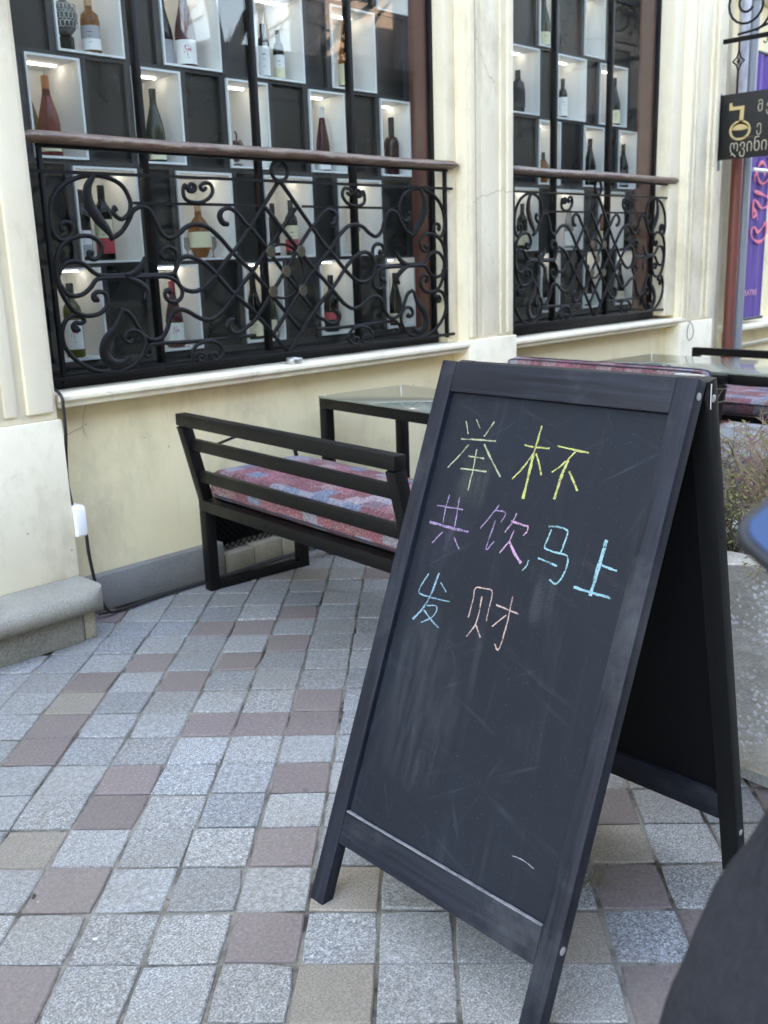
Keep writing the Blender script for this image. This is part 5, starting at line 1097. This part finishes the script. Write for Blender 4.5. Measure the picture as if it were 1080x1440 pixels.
sleeve([W(AX+.135, BXX, 1.335), W(AX+.18, BXX, 1.27), W(AX+.215, BXX+.02, 1.14), J['re'][0], J['re'][0]+(J['rw'][0]-J['re'][0])*.45, J['rw'][0]], [.06, .072, .066, .062, .052, .042])
tr = {k: (J[k][0], J[k][1] if isinstance(J[k][1], tuple) else J[k][1]+.014) for k in ('pel', 'lh', 'lk', 'la', 'rh', 'rk', 'ra')}; tr['pel'] = (J['pel'][0], (.085, .08)); tr['lh'] = (J['lh'][0], .085); tr['rh'] = (J['rh'][0], .085)
skin('trousers', tr, [('pel', 'lh'), ('lh', 'lk'), ('lk', 'la'), ('pel', 'rh'), ('rh', 'rk'), ('rk', 'ra')], m_jeans, per, 'pel')
for sx in (-1, 1):
    a = J['la' if sx < 0 else 'ra'][0]
    skin('shoe', {'h': (Vector((a.x, a.y, .052))-FH*.04, (.042, .050)), 'm': (Vector((a.x, a.y, .046))+FH*.07, (.044, .040)), 't': (Vector((a.x, a.y, .034))+FH*.17, (.036, .030))}, [('h', 'm'), ('m', 't')], m_shoe, per, 'm')
mb = MB(); hc = J['hd'][0]+Vector((0, 0, .012))-FH*.012-Vector(per.location); vs = []; fs = []; n = 32; K = 14
for i in range(K+1):
    ph_ = math.pi*.5-(math.pi*.78)*i/K
    for k in range(n):
        t = 2*math.pi*k/n; front = max(0, math.sin(t)); el = max(ph_, math.pi*.5-(math.pi*.78)*i/K*(1-.52*front**.7)); rr = math.cos(el)
        vs.append(hc+RH*math.cos(t)*rr*.088+FH*math.sin(t)*rr*.104+Vector((0, 0, math.sin(el)*.098))+Vector((0, 0, .004*noise.noise(Vector((t*3, el*9, 2))))))
for i in range(K):
    for k in range(n): fs.append((i*n+k, i*n+(k+1) % n, (i+1)*n+(k+1) % n, (i+1)*n+k))
fs.append(tuple(range(K*n, (K+1)*n)))
mb.add(vs, fs).build('hair', m_hair, per, ang=80)
for s in (-1, 1):
    c = J['hd'][0]+FH*.078+RH*.030*s-Vector((0, 0, .012))-Vector(per.location); MB().lathe([(0, -.010), (.007, -.007), (.010, 0), (.007, .007), (0, .010)], tuple(c), 10).build('eye', Mat('eye_white', (.7, .7, .7), .3).m, per)
    c2 = J['hd'][0]+RH*.076*s-Vector((0, 0, .02))-Vector(per.location); mb = MB(); mb.lathe([(0, -.030), (.010, -.022), (.013, 0), (.011, .022), (0, .030)], tuple(c2), 10); mb.build('ear', m_skin, per)
mc = J['hb'][0]+FH*.082-Vector((0, 0, .004))-Vector(per.location); MB().tube([mc-RH*.022, mc+FH*.004, mc+RH*.022], [.003, .0055, .003], 8).build('lips', Mat('lips', (.40, .16, .14), .5).m, per)
ph = thing('phone', 'phone with glossy blue reflecting face and dark edge, held at the right edge', 'phone', tuple(PC))
def rrect(w, h, r, n=6): return [(w*.5+sx*(w*.5-r)+r*math.cos(a0+i*math.pi/2/n), h*.5+sy*(h*.5-r)+r*math.sin(a0+i*math.pi/2/n)) for sx, sy, a0 in ((1, 1, 0), (-1, 1, math.pi/2), (-1, -1, math.pi), (1, -1, 1.5*math.pi)) for i in range(n+1)]
def plate(ins, z0, z1, r, name, mat, bev=0):
    p = [(a+ins, b+ins) for a, b in rrect(PW-2*ins, PH-2*ins, r)]; n = len(p)
    mb = MB(); mb.add([pp(a, b, z0)-PC for a, b in p]+[pp(a, b, z1)-PC for a, b in p], [tuple(range(n)), tuple(range(2*n-1, n-1, -1))]+[(i, i+n, (i+1) % n+n, (i+1) % n) for i in range(n)]); return mb.build(name, mat, ph, bevel=bev)
plate(0, -.0085, 0, .012, 'case', Mat('phone_case', (.012, .012, .014), .5).m, .002); plate(.0042, .0003, .0012, .009, 'glass_face', Mat('phone_glass', (.042, .068, .115), .05, metal=.8).m)  # glass base tinted blue to carry the sky's reflection
# ------------------------------------------------------------------ across the street (seen in the reflections)
m_far = stucco('far_plaster', (.24, .24, .24), (.18, .18, .18), (.10, .10, .10)); m_brickw = Mat('pale_brick', (.62, .52, .47), .85)
bk = m_brickw.n.new('ShaderNodeTexBrick'); bk.inputs['Scale'].default_value = 3.2; bk.inputs['Color1'].default_value = (.42, .33, .29, 1); bk.inputs['Color2'].default_value = (.36, .28, .25, 1); bk.inputs['Mortar'].default_value = (.28, .24, .22, 1)
mp = m_brickw.n.new('ShaderNodeMapping'); mp.inputs['Rotation'].default_value = (R(90), 0, 0); m_brickw.l(m_brickw.co(), mp.inputs[0]); m_brickw.l(mp.outputs[0], bk.inputs['Vector']); m_brickw.col(bk.outputs[0]); m_brickw = m_brickw.m
m_roof = Mat('dark_roof_metal', (.05, .045, .045), .6).m; m_darkglass = Mat('dark_window', (.02, .022, .025), .1).m
def across(label, x0, x1, h, mat, nwin, y=-5.6, eave=.55, dep=6):
    t = thing('street_building', label, 'building', ((x0+x1)/2, y, 0)); w2 = (x1-x0)/2
    MB().box(-w2, w2, -dep, 0, 0, h).build('wall', mat, t)
    MB().box(-w2, w2, -dep-.2, eave, h+.001, h+.16).build('roof', m_roof, t); MB().box(-w2, w2, .001, .18, h-.42, h-.30).box(-w2, w2, .001, .30, h-.20, h-.02).build('cornice', mat, t, bevel=.02)
    for f in range(max(1, int(h/3.2))):
        for k in range(nwin):
            cx = -w2+(k+.5)*2*w2/nwin; z = .9+f*3.1
            fr = MB().box(cx-.62, cx-.5, .001, .07, z, z+1.9).box(cx+.5, cx+.62, .001, .07, z, z+1.9).box(cx-.5, cx+.5, .001, .07, z+1.78, z+1.9).box(cx-.7, cx+.7, .001, .12, z-.1, z-.0).build('window', mat, t, bevel=.01)
            MB().box(cx-.5, cx+.5, .001, .012, z+.002, z+1.778).build('pane', m_darkglass, fr)
across('two storey plastered building with dark eaves across the street, seen only in reflections', -10, 9.28, 6.3, m_far, 8)
across('low building with dark eaves across the street beside the bare tree', 9.30, 17, 4.3, m_far, 4, y=-5.7, eave=.7, dep=1.6)
across('tall pale brick building behind the low one, its sunlit upper wall mirrored in the window', 16.0, 22, 13, m_brickw, 3, y=-9.6, eave=.3, dep=1.2)
across('long dark plastered building across the street at the far end', 17.02, 45, 7.0, m_far, 10, y=-5.6, dep=3)
tr_ = thing('bare_tree', 'leafless street tree with fine branches behind the low building across the street', 'tree', (12.5, -8.3, 0))
rnd = random.Random(9); tk = MB(); cr = MB()
def branch(p, d, L, r, lev):
    n = 4; pts = [p.copy()]; q = p.copy(); dd = d.copy()
    for k in range(n):
        dd = (dd+Vector((rnd.gauss(0, .16), rnd.gauss(0, .16), rnd.gauss(.03, .1)))).normalized(); q = q+dd*L/n; pts.append(q.copy())
        if lev < 5:
            for _ in range(1 if lev else 2):
                if rnd.random() < .85: branch(q, (dd+Vector((rnd.gauss(0, .7), rnd.gauss(0, .7), rnd.gauss(.1, .4)))).normalized(), L*rnd.uniform(.5, .72), r*.55, lev+1)
    (tk if lev == 0 else cr).tube(pts, [max(.006, r*(1-.5*i/n)) for i in range(n+1)], 6 if lev < 2 else 4)
branch(Vector((0, 0, 0)), Vector((0, .02, 1)), 6.5, .20, 0)
tk.build('trunk', m_twig2, tr_, ang=80); cr.build('crown', m_twig2, tr_, ang=80)
t2 = thing('bare_tree', 'leafless tree in front of the two storey building across the street, mirrored in the phone', 'tree', (.3, -4.9, 0))
rnd = random.Random(14); tk = MB(); cr = MB(); branch(Vector((0, 0, 0)), Vector((.02, .06, 1)), 6.2, .16, 0)
tk.build('trunk', m_twig2, t2, ang=80); cr.build('crown', m_twig2, t2, ang=80)
